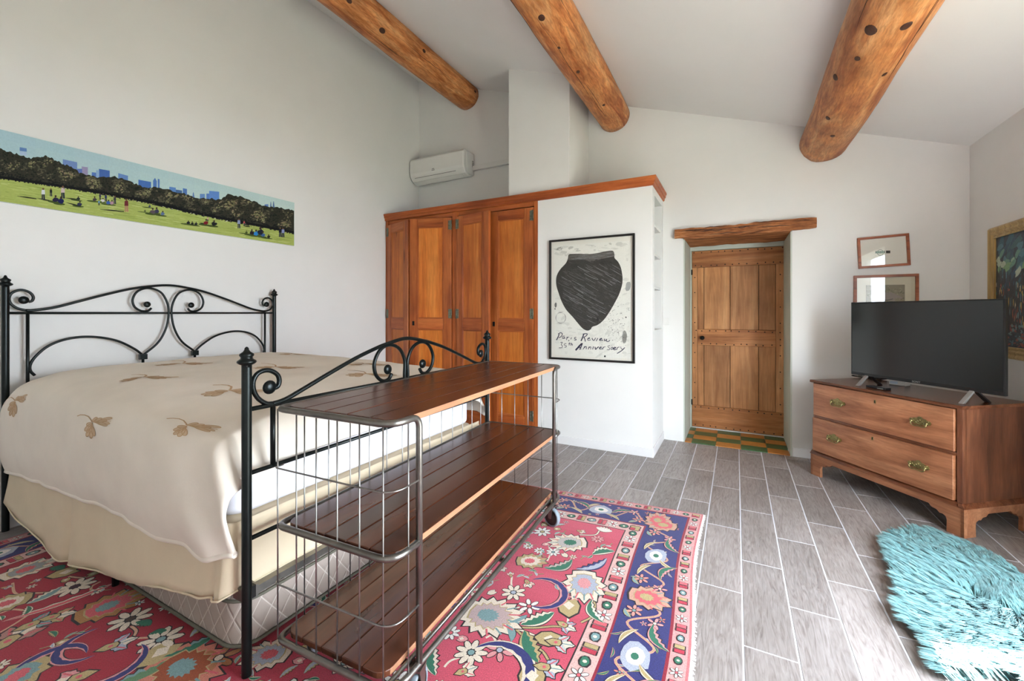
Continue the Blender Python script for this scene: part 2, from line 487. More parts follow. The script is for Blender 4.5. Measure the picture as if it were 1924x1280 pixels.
for a, b in zip(xs, xs[1:]):
    hole = [r for r in RW if abs(r[0] - a) < 1e-6]
    if hole:
        r = hole[0]
        MBe.box(a, b, REAR - 0.2, REAR, 0, r[2])
        MBe.prism([(a, r[3]), (b, r[3]), (b, zc(b) + 0.02), (a, zc(a) + 0.02)], REAR - 0.2, REAR, 'xz')
    else:
        MBe.prism([(a, 0), (b, 0), (b, zc(b) + 0.02), (a, zc(a) + 0.02)], REAR - 0.2, REAR, 'xz')
struct('wall_rear', MBe, M_wall, 'plain white wall behind the viewpoint', 'wall')
struct('terrace', MB().box(-8, 14, -12, 12, -0.4, -0.14), plain('lawn_and_gravel', S(104, 108, 94), 0.9, 0, 0.15, 3.0),
       'green lawn and gravel outside the room', 'terrace')

# closet masonry, niche and boxed-out shaft above it
NY0, NY1, NZ0, NZ1 = 4.06, 4.50, 1.14, 2.38
cw = MB()
cw.box(-1.79, XW, YW, YW + 0.09, 0, 2.455)                       # front panel
cw.box(XW - 0.10, XW, YW + 0.09, NY0, 0, 2.455)
cw.box(XW - 0.10, XW, NY1, YB, 0, 2.455)
cw.box(XW - 0.10, XW, NY0, NY1, 0, NZ0)
cw.box(XW - 0.10, XW, NY0, NY1, NZ1, 2.455)
cw.box(XW - 0.33, XW - 0.30, NY0 - 0.02, NY1 + 0.02, NZ0 - 0.02, NZ1 + 0.02)   # niche back
cw.box(XW - 0.30, XW - 0.10, NY0 - 0.02, NY0, NZ0 - 0.02, NZ1 + 0.02)
cw.box(XW - 0.30, XW - 0.10, NY1, NY1 + 0.02, NZ0 - 0.02, NZ1 + 0.02)
cw.box(XW - 0.30, XW - 0.10, NY0, NY1, NZ0 - 0.02, NZ0)
cw.box(XW - 0.30, XW - 0.10, NY0, NY1, NZ1, NZ1 + 0.02)
wc = struct('wall_closet', cw, M_wall, 'white closet partition carrying the big poster with a shelf niche on its side', 'wall')
for z in (1.55, 1.86, 2.13):
    MB().box(XW - 0.30, XW - 0.012, NY0, NY1, z - 0.022, z).build('niche_shelf', M_wall, wc, 0.003)
struct('wall_closet_top', MB().box(XL, XW, YW + 0.02, YB, 2.455, 2.50), M_wall, 'flat white top of the built-in closet', 'wall')
struct('wall_shaft', MB().prism([(-2.137, 2.50), (-1.457, 2.50), (-1.457, zc(-1.457) + 0.01), (-2.137, zc(-2.137) + 0.01)], 3.975, YB, 'xz'),
       M_wall, 'square white boxed shaft standing on the closet up to the ceiling', 'wall')

# timber cornice along the closet top
def cornice(name, path, label):
    m = MB()
    prof = [(0.0, 2.445), (0.012, 2.45), (0.016, 2.475), (0.024, 2.482), (0.028, 2.505), (0.034, 2.512), (0.034, 2.528), (-0.02, 2.528), (-0.02, 2.445)]
    (x0, y0), (x1, y1), (x2, y2) = path
    vs = []
    for d, z in prof: vs.append((x0, y0 - d, z))
    for d, z in prof: vs.append((x1 + d, y1 - d, z))
    for d, z in prof: vs.append((x2 + d, y2, z))
    n = len(prof); fs = [list(range(n)), list(range(2 * n, 3 * n))]
    for j in range(2):
        for i in range(n): fs.append((j * n + i, j * n + (i + 1) % n, (j + 1) * n + (i + 1) % n, (j + 1) * n + i))
    m.add(vs, fs)
    return struct(name, m, M_pineh, label, 'trim')
cornice('trim_1', [(XL, YW), (XW, YW), (XW, YB)], 'moulded pine cornice running along the top of the closet')

# skirting boards
def skirt(name, x0, x1, y0, y1, label):
    m = MB()
    m.box(x0, x1, y0, y1, 0, 0.082)
    o = m.build(name, M_skirting, None, 0.003); tag(o, label, 'baseboard', None, 'structure')
skirt('baseboard_closet', -1.785, XW + 0.011, YW - 0.012, YW, 'white skirting board under the poster')
skirt('baseboard_closet_side', XW, XW + 0.011, YW, YB - 0.001, 'white skirting board on the closet side below the niche')
skirt('baseboard_back', DX1 + 0.004, XR - 0.012, YB - 0.012, YB, 'white skirting board right of the door')
skirt('baseboard_left', XL, XL + 0.012, REAR, YW - 0.06, 'white skirting board behind the bed')
skirt('baseboard_right', XR - 0.012, XR, TD[-1][1], YB - 0.013, 'white skirting board under the gilt framed painting')

# ------------------------------------------------------------------ ceiling beams
def beam(px, pz, r, label, seed, knots):
    t = thing('ceiling_beam', label, 'beam', (px, YB, pz), 0, 'round log beams under the ceiling')
    random.seed(seed)
    n, mlen, L = 30, 64, YB - REAR
    vs = []
    for i in range(mlen + 1):
        y = -L * i / mlen
        ox = 0.012 * noise.noise(Vector((y * 0.7, seed, 0.0)))
        oz = 0.012 * noise.noise(Vector((y * 0.7, seed, 9.0)))
        for k in range(n):
            a = 2 * pi * k / n
            q = Vector((cos(a) * 1.2, y * 1.1, sin(a) * 1.2 + seed))
            rr = r * (1 + 0.045 * noise.noise(q) + 0.018 * noise.noise(q * 3.1))
            vs.append((ox + rr * cos(a), y, oz + rr * sin(a)))
    fs = [(i * n + k, (i + 1) * n + k, (i + 1) * n + (k + 1) % n, i * n + (k + 1) % n) for i in range(mlen) for k in range(n)]
    fs.append(list(range(n)))
    MB().add(vs, fs, True).build('log', M_beam, t)
    for (kx, ky, ks) in knots:                 # knots picked on the log from the photograph
        p = None
        d = ray(kx, ky); o = Vector((0, 0, EYE)) - Vector((px, 0, pz))
        A = d.x ** 2 + d.z ** 2; B = o.x * d.x + o.z * d.z; C_ = o.x ** 2 + o.z ** 2 - r * r
        disc = B * B - A * C_
        if disc < 0: continue
        s_ = (-B - sqrt(disc)) / A
        h = o + d * s_
        a = atan2(h.z, h.x); y = h.y - YB
        q = Vector((cos(a) * 1.2, y * 1.1, sin(a) * 1.2 + seed))
        rr = r * (1 + 0.045 * noise.noise(q) + 0.018 * noise.noise(q * 3.1))
        ox = 0.012 * noise.noise(Vector((y * 0.7, seed, 0.0))); oz = 0.012 * noise.noise(Vector((y * 0.7, seed, 9.0)))
        c = Vector((ox + rr * cos(a), y, oz + rr * sin(a)))
        Mx = Matrix.Translation(c) @ Matrix.Rotation(-(a - pi / 2), 4, 'Y') @ Matrix.Diagonal((ks, ks * 1.5, ks * 0.25, 1))
        kk = MB().lathe([(0.0, 0.9), (0.35, 0.95), (0.6, 0.6), (0.8, 0.75), (1.0, 0.2), (1.15, -0.6)], 14, Mx)
        kk.build('knot', M_knot, t)
    rk = random.Random(int(seed * 10))
    for k in range(10):                        # drying cracks along the grain
        a0 = radians(rk.uniform(-165, -15)); y0 = -rk.uniform(.1, L - 1.5); ln = rk.uniform(.4, 1.3); P = []; R = []
        for i in range(26):
            tt_ = i / 25; y = y0 - ln * tt_
            a = a0 + .10 * noise.noise(Vector((y * 2.2, seed, k))) + .035 * noise.noise(Vector((y * 9, seed, k + 5)))
            q = Vector((cos(a) * 1.2, y * 1.1, sin(a) * 1.2 + seed))
            rr = r * (1 + 0.045 * noise.noise(q) + 0.018 * noise.noise(q * 3.1)) - .0006
            ox = 0.012 * noise.noise(Vector((y * 0.7, seed, 0.0))); oz = 0.012 * noise.noise(Vector((y * 0.7, seed, 9.0)))
            P.append((ox + rr * cos(a), y, oz + rr * sin(a))); R.append(.0006 + .0020 * sin(pi * tt_) * (.6 + .4 * rk.random()))
        MB().tube(P, R, 5).build('crack', M_knot, t)
    random.seed(7)
beam(-3.075, 4.10, 0.168, 'leftmost and highest round log beam, ending near the air conditioner', 3.0,
     [(655, 3, .018), (718, 58, .022), (797, 95, .016), (893, 172, .014), (660, 60, .012)])
beam(-1.17, 3.432, 0.166, 'middle round log beam, ending above the right end of the closet', 11.0,
     [(1017, 35, .020), (1086, 135, .014), (1134, 197, .012), (1103, 204, .010), (1050, 90, .010)])
beam(0.685, 2.812, 0.182, 'rightmost and lowest round log beam, nearest to the television corner', 23.0,
     [(1637, 59, .026), (1705, 50, .020), (1570, 145, .018), (1553, 221, .016), (1562, 255, .014), (1611, 112, .014), (1662, 140, .012)])

# ------------------------------------------------------------------ doorway
lt = thing('door_lintel', 'rough old timber lintel over the wooden door', 'lintel', (0, YB, DZ))
def rough_bar(x0, x1, y0, y1, z0, z1, amp, nx=46, seed=0.0):
    m = MB(); vs = []; ring = [(y0, lerp(z0, z1, q / 9)) for q in range(10)] + [(y1, z1), (y1, z0), (lerp(y0, y1, .75), z0), (lerp(y0, y1, .5), z0), (lerp(y0, y1, .25), z0)]
    n = len(ring)
    for i in range(nx + 1):
        x = lerp(x0, x1, i / nx)
        for j, (y, z) in enumerate(ring):
            q = Vector((x * 5, y * 9 + z * 14, seed)); q2 = Vector((x * 16, j * 2.1, seed + 4))
            dz = amp * noise.noise(q) + amp * 0.5 * noise.noise(q2); dy = amp * noise.noise(q + Vector((0, 0, 7))) + amp * .5 * noise.noise(q2 + Vector((0, 0, 3)))
            vs.append((x, y + (dy if y < y1 else 0), z + dz))
    fs = [(i * n + k, (i + 1) * n + k, (i + 1) * n + (k + 1) % n, i * n + (k + 1) % n) for i in range(nx) for k in range(n)]
    fs += [list(range(n)), [nx * n + k for k in range(n)]]
    return m.add(vs, fs)
rough_bar(-0.548, 0.628, -0.045, -0.002, -0.008, 0.080, 0.013, nx=90, seed=2.0).build('front_beam', M_lintel, lt)
rough_bar(DX0 + 0.008, DX1 - 0.008, -0.035, 0.60, -0.018, -0.001, 0.008, seed=5.0).build('soffit_board', M_lintel, lt)
rk = random.Random(3)
for k in range(9):
    x0 = rk.uniform(-.5, .3); z0 = rk.uniform(.0, .07); ln = rk.uniform(.12, .4)
    P = [(x0 + ln * i / 14, -.047 - .013 * noise.noise(Vector(((x0 + ln * i / 14) * 5, -.045 * 9 + z0 * 14, 9.0))) * -1, z0 + .012 * noise.noise(Vector((x0 * 9 + i * .25, k, 0)))) for i in range(15)]
    MB().tube(P, [.0007 + .0032 * sin(pi * i / 14) for i in range(15)], 5).build('crack', M_knot, lt)

dr = thing('door_1', 'old pine plank door with studded rails, closed in its deep reveal', 'door', (0, DYI, 0), kind='structure')
LX0, LX1, LZ0, LZ1 = -0.442, 0.449, 0.015, 1.995
MB().box(DX0, DX0 + 0.012, YB - DYI + 0.003, 0.03, 0, DZ - 0.02).build('reveal_lining', M_reveal, dr)
MB().box(DX1 - 0.012, DX1, YB - DYI + 0.003, 0.03, 0, DZ - 0.02).build('reveal_lining', M_reveal, dr)
MB().box(DX0, DX1, -0.012, 0.03, LZ1 + 0.004, DZ + 0.02).build('head_frame', M_reveal, dr, 0.003)
MB().box(DX0 + 0.010, LX0 - 0.003, -0.012, 0.03, 0, LZ1 + 0.004).build('side_frame', M_reveal, dr)
MB().box(DX0 - .1, DX1 + .1, 0.035, 0.06, -.12, DZ + .1).build('backing', M_dark, dr)
MB().box(LX0, LX1, -0.022, -0.003, 0.006, 0.0135).build('threshold_strip', M_skirting, dr)
W_ = LX1 - LX0
cut = [0, .063, .137, .432, .737, .910, 1.0]
X = [LX0 + c * W_ for c in cut]
zr = [(LZ0, .255), (.938, 1.115), (1.812, LZ1)]
for (z0, z1), nm in zip(zr, ('bottom_rail', 'lock_rail', 'top_rail')):
    a, b = (X[1] + .001, X[5]) if nm == 'lock_rail' else (LX0, LX1)
    MB().box(a, b, 0.0, 0.028, z0, z1).build(nm, M_doorh, dr, 0.003)
for a, b in ((X[0], X[1]), (X[5] + .001, X[6])):
    MB().box(a, b, 0.004, 0.03, .256, 1.811).build('stile', M_door, dr, 0.003)
for z0, z1 in ((.256, .937), (1.116, 1.811)):
    for a, b in zip(X[1:5], X[2:6]):
        MB().box(a + .0022, b - .0022, 0.016, 0.034, z0, z1).build('panel_board', M_door, dr, 0.003)
nails = MB()
random.seed(5)
for (z0, z1) in zr:
    for z in (z0 + .018, z1 - .018):
        k = 12
        for i in range(k):
            nails.ball((LX0 + .03 + (W_ - .06) * (i + random.uniform(-.2, .2)) / (k - 1), -0.001, z + random.uniform(-.005, .005)), .0062, (1, .5, 1), 8)
for x in (X[0] + .028, X[5] + .04):
    for i in range(9): nails.ball((x, .003, .34 + i * .17), .006, (1, .5, 1), 8)
tag(nails.build('nail_heads', M_dark, dr), None, None, None, 'stuff')
MB().lathe([(.0, .062), (.016, .058), (.024, .045), (.020, .032), (.010, .024), (.009, .006), (.022, .004), (.022, 0)], 16, TR(LX0 + .108, 0.0, 1.02) @ Matrix.Rotation(pi / 2, 4, 'X')).build('knob', M_dark, dr)
for z in (.29, 1.76):
    MB().tube([(LX0 - .002, -.008, z - .03), (LX0 - .002, -.008, z + .03)], .008, 8).build('pintle', M_dark, dr)

sl = thing('door_sill', 'orange and green checkered tile sill in the doorway', 'sill', (0, YB, 0), kind='structure')
MB().box(DX0 + .012, DX1 - .012, -.006, DYI - YB + .05, -.10, -.001).build('mortar_bed', M_grout, sl)
M_tor = plain('ochre_tile', S(196, 130, 62), 0.35, 0, 0.14, 9.0)
M_tgr = plain('green_tile', S(66, 104, 66), 0.35, 0, 0.18, 9.0)
colx = [DX0 + .013, DX0 + .075, DX0 + .293, DX0 + .512, DX0 + .731, DX1 - .013]
rowy = [-.004, .150, .305, .460, .606]
for i in range(5):
    for j in range(4):
        MB().box(colx[i] + .0015, colx[i + 1] - .0015, rowy[j] + .0015, rowy[j + 1] - .0015, -.001, .006).build('tile', M_tgr if (i + j) % 2 else M_tor, sl, 0.001, 1)

sw = thing('light_switch', 'small square white light switch between closet and door', 'switch', (onY(1251, 604, YB).x, YB, onY(1251, 604, YB).z))
MB().box(-.038, .038, -.009, 0, -.038, .038).build('plate', M_white_pl, sw, 0.003)
MB().box(-.022, .022, -.013, -.009, -.024, .024).build('rocker', M_white_pl, sw, 0.003)

# ------------------------------------------------------------------ closet joinery
wd = thing('closet_joinery', 'orange pine closet front with four panelled door leaves, three ajar', 'closet', (0, YW, 0))
for nm, a, b in (('side_post', XL + .002, XL + .045), ('middle_post', -2.862, -2.79), ('side_post', -1.835, -1.79)):
    MB().box(a, b, 0.0, 0.06, 0, 2.455).build(nm, M_pine2, wd, 0.003)
MB().box(XL + .045, -1.835, .012, .05, 2.40, 2.455).build('head_rail', M_pineh, wd)
def leaf(hx, wid, ang, left_hinge, lock):
    """door leaf hinged at (hx, 0); local x runs from the hinge to the free edge"""
    t = bpy.data.objects.new('door_leaf', None); COL.objects.link(t); t.parent = wd
    t.location = (hx, 0.0, 0); t.rotation_euler = (0, 0, ang)
    sg = 1 if left_hinge else -1
    def bx(nm, a, b, y0, y1, z0, z1, m, bev=0.004):
        a, b = sorted((sg * a, sg * b))
        MB().box(a, b, y0, y1, z0, z1).build(nm, m, t, bev)
    z0, z1, st = .03, 2.385, .098
    bx('stile', 0, st, -.016, .016, z0, z1, M_pine2)
    bx('stile', wid - st, wid, -.016, .016, z0, z1, M_pine2)
    for a, b in ((z0, .225), (1.11, 1.235), (2.285, z1)):
        bx('rail', st + .0005, wid - st - .0005, -.016, .016, a, b, M_pineh)
    for a, b in ((.225, 1.11), (1.235, 2.285)):
        bx('panel', st - .006, wid - st + .006, -.006, .006, a - .004, b + .004, M_pine, 0.0)
        # raised moulding line around each panel
        for c, d, e, f in ((st, st + .012, a, b), (wid - st - .012, wid - st, a, b)):
            bx('moulding', c, d, -.012, -.004, e, f, M_pine2, .002)
        for e, f in ((a, a + .012), (b - .012, b)):
            bx('moulding', st + .012, wid - st - .012, -.012, -.004, e, f, M_pineh, .002)
    for z in (.24, 1.29, 2.30):
        h = MB()
        x0 = 0.004 * sg
        h.box(min(x0, sg * .036), max(x0, sg * .036), -.0185, -.016, z - .052, z + .052)
        h.tube([(0, -.02, z - .055), (0, -.02, z + .055)], .0065, 8)
        h.build('hinge', M_hinge, t)
    if lock:
        bx('lock_plate', wid - .062, wid - .034, -.0185, -.016, 1.155, 1.205, M_dark, .002)
    return t
leaf(XL + .045, .49, radians(-17.5), True, False)
leaf(-2.866, .505, radians(17.8), False, True)
leaf(-2.788, .49, radians(-11.0), True, False)
leaf(-1.838, .51, radians(0.5), False, True)

# ------------------------------------------------------------------ air conditioner
ac = thing('air_conditioner', 'white wall air conditioner in the corner above the closet', 'air conditioner', (-3.425, YB, 3.03))
pf = [(0, .02), (-.09, .0), (-.16, .03), (-.205, .085), (-.215, .12), (-.215, .29), (-.195, .318), (0, .318)]
MB().prism(pf, -.435, .435, 'yz').build('body', M_white_pl, ac, 0.014, 4)
MB().box(.437, .452, -.17, -.003, .03, .30).build('side_cap', M_white_pl, ac, 0.006)
MB().box(-.36, .30, -.197, -.1935, .060, .0635, Matrix.Identity(4)).build('outlet_slot', M_dark, ac)
MB().prism([(-.105, -.001), (-.16, .024), (-.162, .021), (-.105, -.005)], -.37, .37, 'yz').build('flap', M_white_pl, ac)
lg = MB()
for zz, ww in ((.135, .018), (.118, .024)):
    lg.box(-.04 - ww, -.04 + ww, -.2165, -.2145, zz - .004, zz + .004)
lg.build('badge', M_grey_pl, ac)
gr = MB()
for k in range(4): gr.box(.4515, .4535, -.05, -.02, .13 + k * .022, .142 + k * .022)
gr.build('side_grille', M_grey_pl, ac)
td = thing('cable_trunking', 'white cable trunking from the air conditioner to the shaft', 'trunking', (-2.973, YB, 3.115))
MB().box(0.002, -2.137 + 2.973, -.045, 0, 0, .062).build('cover', M_white_pl, td, 0.004)
# ------------------------------------------------------------------ bed frame
HX, FX = -3.82, -1.54
HY0, HY1 = 0.819, 2.470
FY0, FY1 = 0.894, 2.544
bed = thing('iron_bed', 'black wrought iron double bed frame with scrolled head and foot', 'bed', ((HX + FX) / 2, 1.68, 0.0095))
BO = Vector((bed.location.x, bed.location.y, 0))
def bpart(mb, name, mat=None): 
    for i, p in enumerate(mb.v): mb.v[i] = p - BO
    return mb.build(name, mat or M_iron, bed)
FIN = [(.0165, -.01), (.0165, 0), (.024, .003), (.031, .009), (.030, .015), (.02, .022), (.019, .028), (.0235, .034), (.022, .040), (.012, .047), (.0075, .054), (.0065, .060), (.003, .064), (0, .065)]
def post(x, y, ztop):
    m = MB().lathe([(.0165, 0.0), (.0165, ztop - .065)], 16, TR(x, y, 0))
    bpart(m, 'post')
    bpart(MB().lathe(FIN, 18, TR(x, y, ztop - .065)), 'finial')
for y in (HY0, HY1): post(HX, y, 1.514)
for y in (FY0, FY1): post(FX, y, 1.170)
# head of the bed: curves read in the plane of the headboard
hm = (HY0 + HY1) / 2
def hp(zx, zy): return onX(zx * .2969, 480 + zy * .2969, HX)
def mir(P, m): return [Vector((p.x, 2 * m - p.y, p.z)) for p in P]
def both(P, m, r, name, n=6):
    Q = spline(P, n)
    bpart(MB().tube(Q, r, 8), name)
    bpart(MB().tube(mir(Q, m), r, 8), name)
def balls(c, m, r, ax=(0.55, 1, 1)):
    for p in (c, mir([c], m)[0]): bpart(MB().ball(p, r, ax), 'scroll_boss')
barz = hp(900, 373).z
bpart(MB().tube([(HX, HY0, barz), (HX, HY1, barz)], .0075, 8), 'cross_bar')
bpart(MB().tube([(HX, HY0, .62), (HX, HY1, .62)], .0075, 8), 'cross_bar')
top = hp(1050, 198); top = Vector((HX, hm, top.z + .002))
arch = [hp(165, 358), hp(215, 357), hp(350, 338), hp(500, 300), hp(650, 261), hp(800, 226), hp(920, 207)]
Q = spline(arch + [top] + mir(arch[::-1], hm), 6)
bpart(MB().tube(Q, .0085, 8), 'top_arch')
both([hp(165, 358), hp(110, 345), hp(70, 318), hp(56, 285), hp(75, 248), hp(130, 229), hp(185, 243), hp(210, 272), hp(203, 297), hp(180, 305)], hm, .0075, 'end_scroll')
balls(hp(150, 293), hm, .024)
both([hp(905, 640), hp(1000, 560), hp(1050, 470), hp(1068, 372), hp(1055, 300), hp(1015, 240), hp(940, 215), hp(872, 235), hp(840, 285), hp(850, 332), hp(892, 359), hp(935, 360), hp(958, 342)], hm, .0078, 'heart_scroll')
balls(hp(932, 319), hm, .022)
both([hp(905, 640), hp(850, 600), hp(750, 552), hp(640, 529), hp(520, 525), hp(400, 545), hp(300, 587), hp(225, 650), hp(192, 700), hp(192, 740), hp(220, 770)], hm, .0078, 'lower_arc')
iy = hp(175, 373).y
for y in (iy, 2 * hm - iy): bpart(MB().tube([(HX, y, barz), (HX, y, .62)], .0085, 8), 'upright')
ny = hp(905, 640)
for y in (ny.y, 2 * hm - ny.y):
    bpart(MB().box(HX - .014, HX + .014, y - .022, y + .022, ny.z - .03, ny.z + .008), 'collar')
    bpart(MB().tube([(HX, y, ny.z), (HX, y, .62)], .009, 8), 'upright')
# foot of the bed
fm = (FY0 + FY1) / 2
def fp(zx, zy): return onX(430 + zx * .2187, 620 + zy * .2187, FX)
def fq(zx, zy): return onX(640 + zx * .156, 620 + zy * .156, FX)
RT, RM, RL = .945, .716, .481
for z in (RT, RM, RL): bpart(MB().tube([(FX, FY0, z), (FX, FY1, z)], .0085, 8), 'cross_bar')
j = fp(378, 655)
arch = [Vector((FX, j.y, RT + .004)), fp(440, 637), fp(520, 600), fp(700, 492), fp(900, 371), fp(1100, 256), fp(1250, 182), fp(1350, 140)]
top = Vector((FX, fm, fq(830, 120).z))
Q = spline(arch + [top] + mir(arch[::-1], fm), 6)
bpart(MB().tube(Q, .0095, 8), 'top_arch')
both([Vector((FX, j.y, RT + .004)), fp(320, 655), fp(250, 610), fp(212, 540), fp(208, 470), fp(240, 405), fp(300, 373), fp(360, 373), fp(415, 405), fp(433, 455), fp(420, 505), fp(385, 525)], fm, .009, 'end_scroll')
balls(fp(350, 515), fm, .026)
cb = fq(785, 600)
both([Vector((FX, fm - .012, RT)), Vector((FX, fm - .012, RT + .03)), fq(772, 400), fq(735, 290), fq(680, 228), fq(600, 203), fq(520, 228), fq(450, 305), fq(405, 430), fq(415, 540), fq(460, 612), fq(522, 640), fq(582, 610), fq(612, 550)], fm, .009, 'heart_scroll')
balls(fq(568, 500), fm, .025)
for y in (j.y, 2 * fm - j.y, fm): bpart(MB().tube([(FX, y, RT), (FX, y, RM)], .0095, 8), 'upright')
for y, fy in ((HY0, FY0), (HY1, FY1)):
    bpart(MB().box(HX, FX, -.012, .012, .262, .305, TR(0, .915 if y < 1 else 2.46, 0)), 'side_rail', M_dark)
bpart(MB().box(FX - .045, FX - .010, FY0 + .01, FY1 - .01, .262, .290), 'end_rail', M_steel)
bpart(MB().box(FX - .075, FX - .005, FY0 - .005, FY0 + .045, .255, .300), 'rail_bracket', M_steel)
for x, y in ((-2.6, 0.90), (-2.6, 2.46)):
    bpart(MB().tube([(x, y, 0.0), (x, y, .27)], .014, 8), 'support_leg', M_dark)

# ------------------------------------------------------------------ mattresses
def cushion(x0, x1, y0, y1, z0, z1, r, nseg=5):
    m = MB()
    prof = []
    h = z1 - z0
    rr = min(r, h / 2)
    for k in range(nseg + 1):
        a = -pi / 2 + (pi / 2) * k / nseg
        prof.append((rr * (1 - cos(a)), z0 + rr + rr * sin(a)))
    for k in range(nseg + 1):
        a = (pi / 2) * k / nseg
        prof.append((rr * (1 - cos(a)), z1 - rr + rr * sin(a)))
    cr = .09
    ring0 = []
    for cx, cy, a0 in ((x1 - cr, y1 - cr, 0), (x0 + cr, y1 - cr, pi / 2), (x0 + cr, y0 + cr, pi), (x1 - cr, y0 + cr, 3 * pi / 2)):
        for k in range(7):
            a = a0 + pi / 2 * k / 6
            ring0.append((cx, cy, cos(a), sin(a)))
    n = len(ring0); vs = []
    for ins, z in prof:
        for cx, cy, ca, sa in ring0: vs.append((cx + (cr - ins) * ca, cy + (cr - ins) * sa, z))
    fs = [(i * n + k, i * n + (k + 1) % n, (i + 1) * n + (k + 1) % n, (i + 1) * n + k) for i in range(len(prof) - 1) for k in range(n)]
    fs += [list(range(n))[::-1], [(len(prof) - 1) * n + k for k in range(n)]]
    return m.add(vs, fs, True), [(cx + (cr + .004) * ca, cy + (cr + .004) * sa) for cx, cy, ca, sa in ring0]

def quilt_mat():
    m, nt, b = newmat('diamond_quilted_ticking')
    tc = nd(nt, 'ShaderNodeTexCoord'); sep = nd(nt, 'ShaderNodeSeparateXYZ', {0: tc.outputs['Object']})
    s1 = nd(nt, 'ShaderNodeMath', {0: sep.outputs[0], 1: sep.outputs[1]}, operation='ADD')
    hs = nd(nt, 'ShaderNodeMath', {0: sep.outputs[2], 1: 0.72}, operation='MULTIPLY')
    fs = []
    for op in ('ADD', 'SUBTRACT'):
        a = nd(nt, 'ShaderNodeMath', {0: s1.outputs[0], 1: hs.outputs[0]}, operation=op)
        k = nd(nt, 'ShaderNodeMath', {0: a.outputs[0], 1: 12.0}, operation='MULTIPLY')
        fr = nd(nt, 'ShaderNodeMath', {0: k.outputs[0]}, operation='FRACT')
        d = nd(nt, 'ShaderNodeMath', {0: fr.outputs[0], 1: 0.5}, operation='SUBTRACT')
        ab = nd(nt, 'ShaderNodeMath', {0: d.outputs[0]}, operation='ABSOLUTE')
        fs.append(ab.outputs[0])
    mn = nd(nt, 'ShaderNodeMath', {0: fs[0], 1: fs[1]}, operation='MINIMUM')
    col = ramp(nt, mn.outputs[0], [(0.015, S(204, 193, 183)), (0.04, S(164, 150, 139))])
    nt.links.new(col, b.inputs['Base Color']); b.inputs['Roughness'].default_value = 0.8
    r2 = nd(nt, 'ShaderNodeMapRange', {'Value': mn.outputs[0], 'From Max': 0.15})
    bump(nt, b, r2.outputs[0], 0.35, 0.01)
    return m
M_quilt = quilt_mat()
M_piping = plain('olive_piping', S(98, 94, 80), 0.8, 0, 0.1)
def bedding(name, args, mat, label, cat, pipes):
    x0, x1, y0, y1, z0, z1 = args
    t = thing(name, label, cat, ((x0 + x1) / 2, (y0 + y1) / 2, z0))
    o = t.location
    m, ring = cushion(x0 - o.x, x1 - o.x, y0 - o.y, y1 - o.y, 0, z1 - z0, .03)
    m.build('cover', mat, t)
    for z in pipes: MB().tube([(a, b, z - z0) for a, b in ring], .007, 6, True).build('piping', M_piping, t)
    return t
bedding('trundle_mattress', (-3.80, -1.645, .925, 2.42, .012, .232), M_quilt, 'thin quilted trundle mattress lying on the rug under the bed', 'mattress', (.03, .20))
bedding('mattress', (-3.77, -1.64, .885, 2.50, .535, .825), M_sheet, 'thick mattress in a white sheet under the cream duvet', 'mattress', ())
bedding('box_spring', (-3.77, -1.60, .885, 2.50, .3165, .533), M_skirt, 'beige covered box spring hidden by the bed skirt', 'box spring', ())

# ------------------------------------------------------------------ bed skirt: a pleated strip on three sides
def skirt_path():
    pts = []
    for i in range(150): # near side from head to foot
        t = i / 149; x = lerp(-3.79, -1.62, t)
        zb = interp(x, [(-3.79, .19), (-3.62, .13), (-3.10, .036), (-2.97, .040), (-2.93, .052), (-2.53, .115), (-2.04, .197), (-1.68, .255), (-1.62, .275)])
        y = interp(x, [(-3.79, .835), (-3.2, .85), (-1.62, .868)])
        pleat = 0.035 * math.exp(-((x + 2.98) / .035) ** 2) + 0.02 * math.exp(-((x + 1.71) / .03) ** 2)
        wob = .006 * sin(x * 9) + .004 * noise.noise(Vector((x * 7, 1, 2)))
        pts.append((x, y + wob, 0, pleat, zb + .004 * noise.noise(Vector((x * 14, 3, 2)))))
    for i in range(1, 110):
        t = i / 109; y = lerp(.868, 2.515, t)
        wob = .006 * noise.noise(Vector((y * 6, 5, 2)))
        pts.append((-1.588 + wob, y, 1, 0.01 * abs(sin(y * 2.2)) , .298 + .004 * noise.noise(Vector((y * 9, 3, 8)))))
    return pts
bs = thing('bed_skirt', 'beige pleated bed skirt hanging below the duvet', 'bed skirt', (-2.7, 1.7, .3))
SP = skirt_path(); rows = 12; vs = []
for r in range(rows + 1):
    t = r / rows
    for (x, y, side, pl, zb) in SP:
        z = lerp(.545, zb, t)
        out = .022 * t * t + .012 * t * noise.noise(Vector((x * 5, y * 5, z * 3)))
        if side == 0: q = (x, y - out + pl * t, z)
        else: q = (x + out * .3 - pl * t * .4, y, z)
        vs.append(Vector(q) - bs.location)
n = len(SP)
sk = MB().add(vs, [(r * n + k, r * n + k + 1, (r + 1) * n + k + 1, (r + 1) * n + k) for r in range(rows) for k in range(n - 1)], True).build('valance', M_skirt, bs)
so = sk.modifiers.new('thick', 'SOLIDIFY'); so.thickness = .003
hem = MB().tube([Vector((p[0] + (.022 * .3 if p[2] else 0), p[1] - (0 if p[2] else .022), p[4] + .002)) + (Vector((0, p[3], 0)) if not p[2] else Vector((-p[3] * .4, 0, 0))) - bs.location for p in SP], .004, 5)
hem.build('hem', M_skirt, bs)

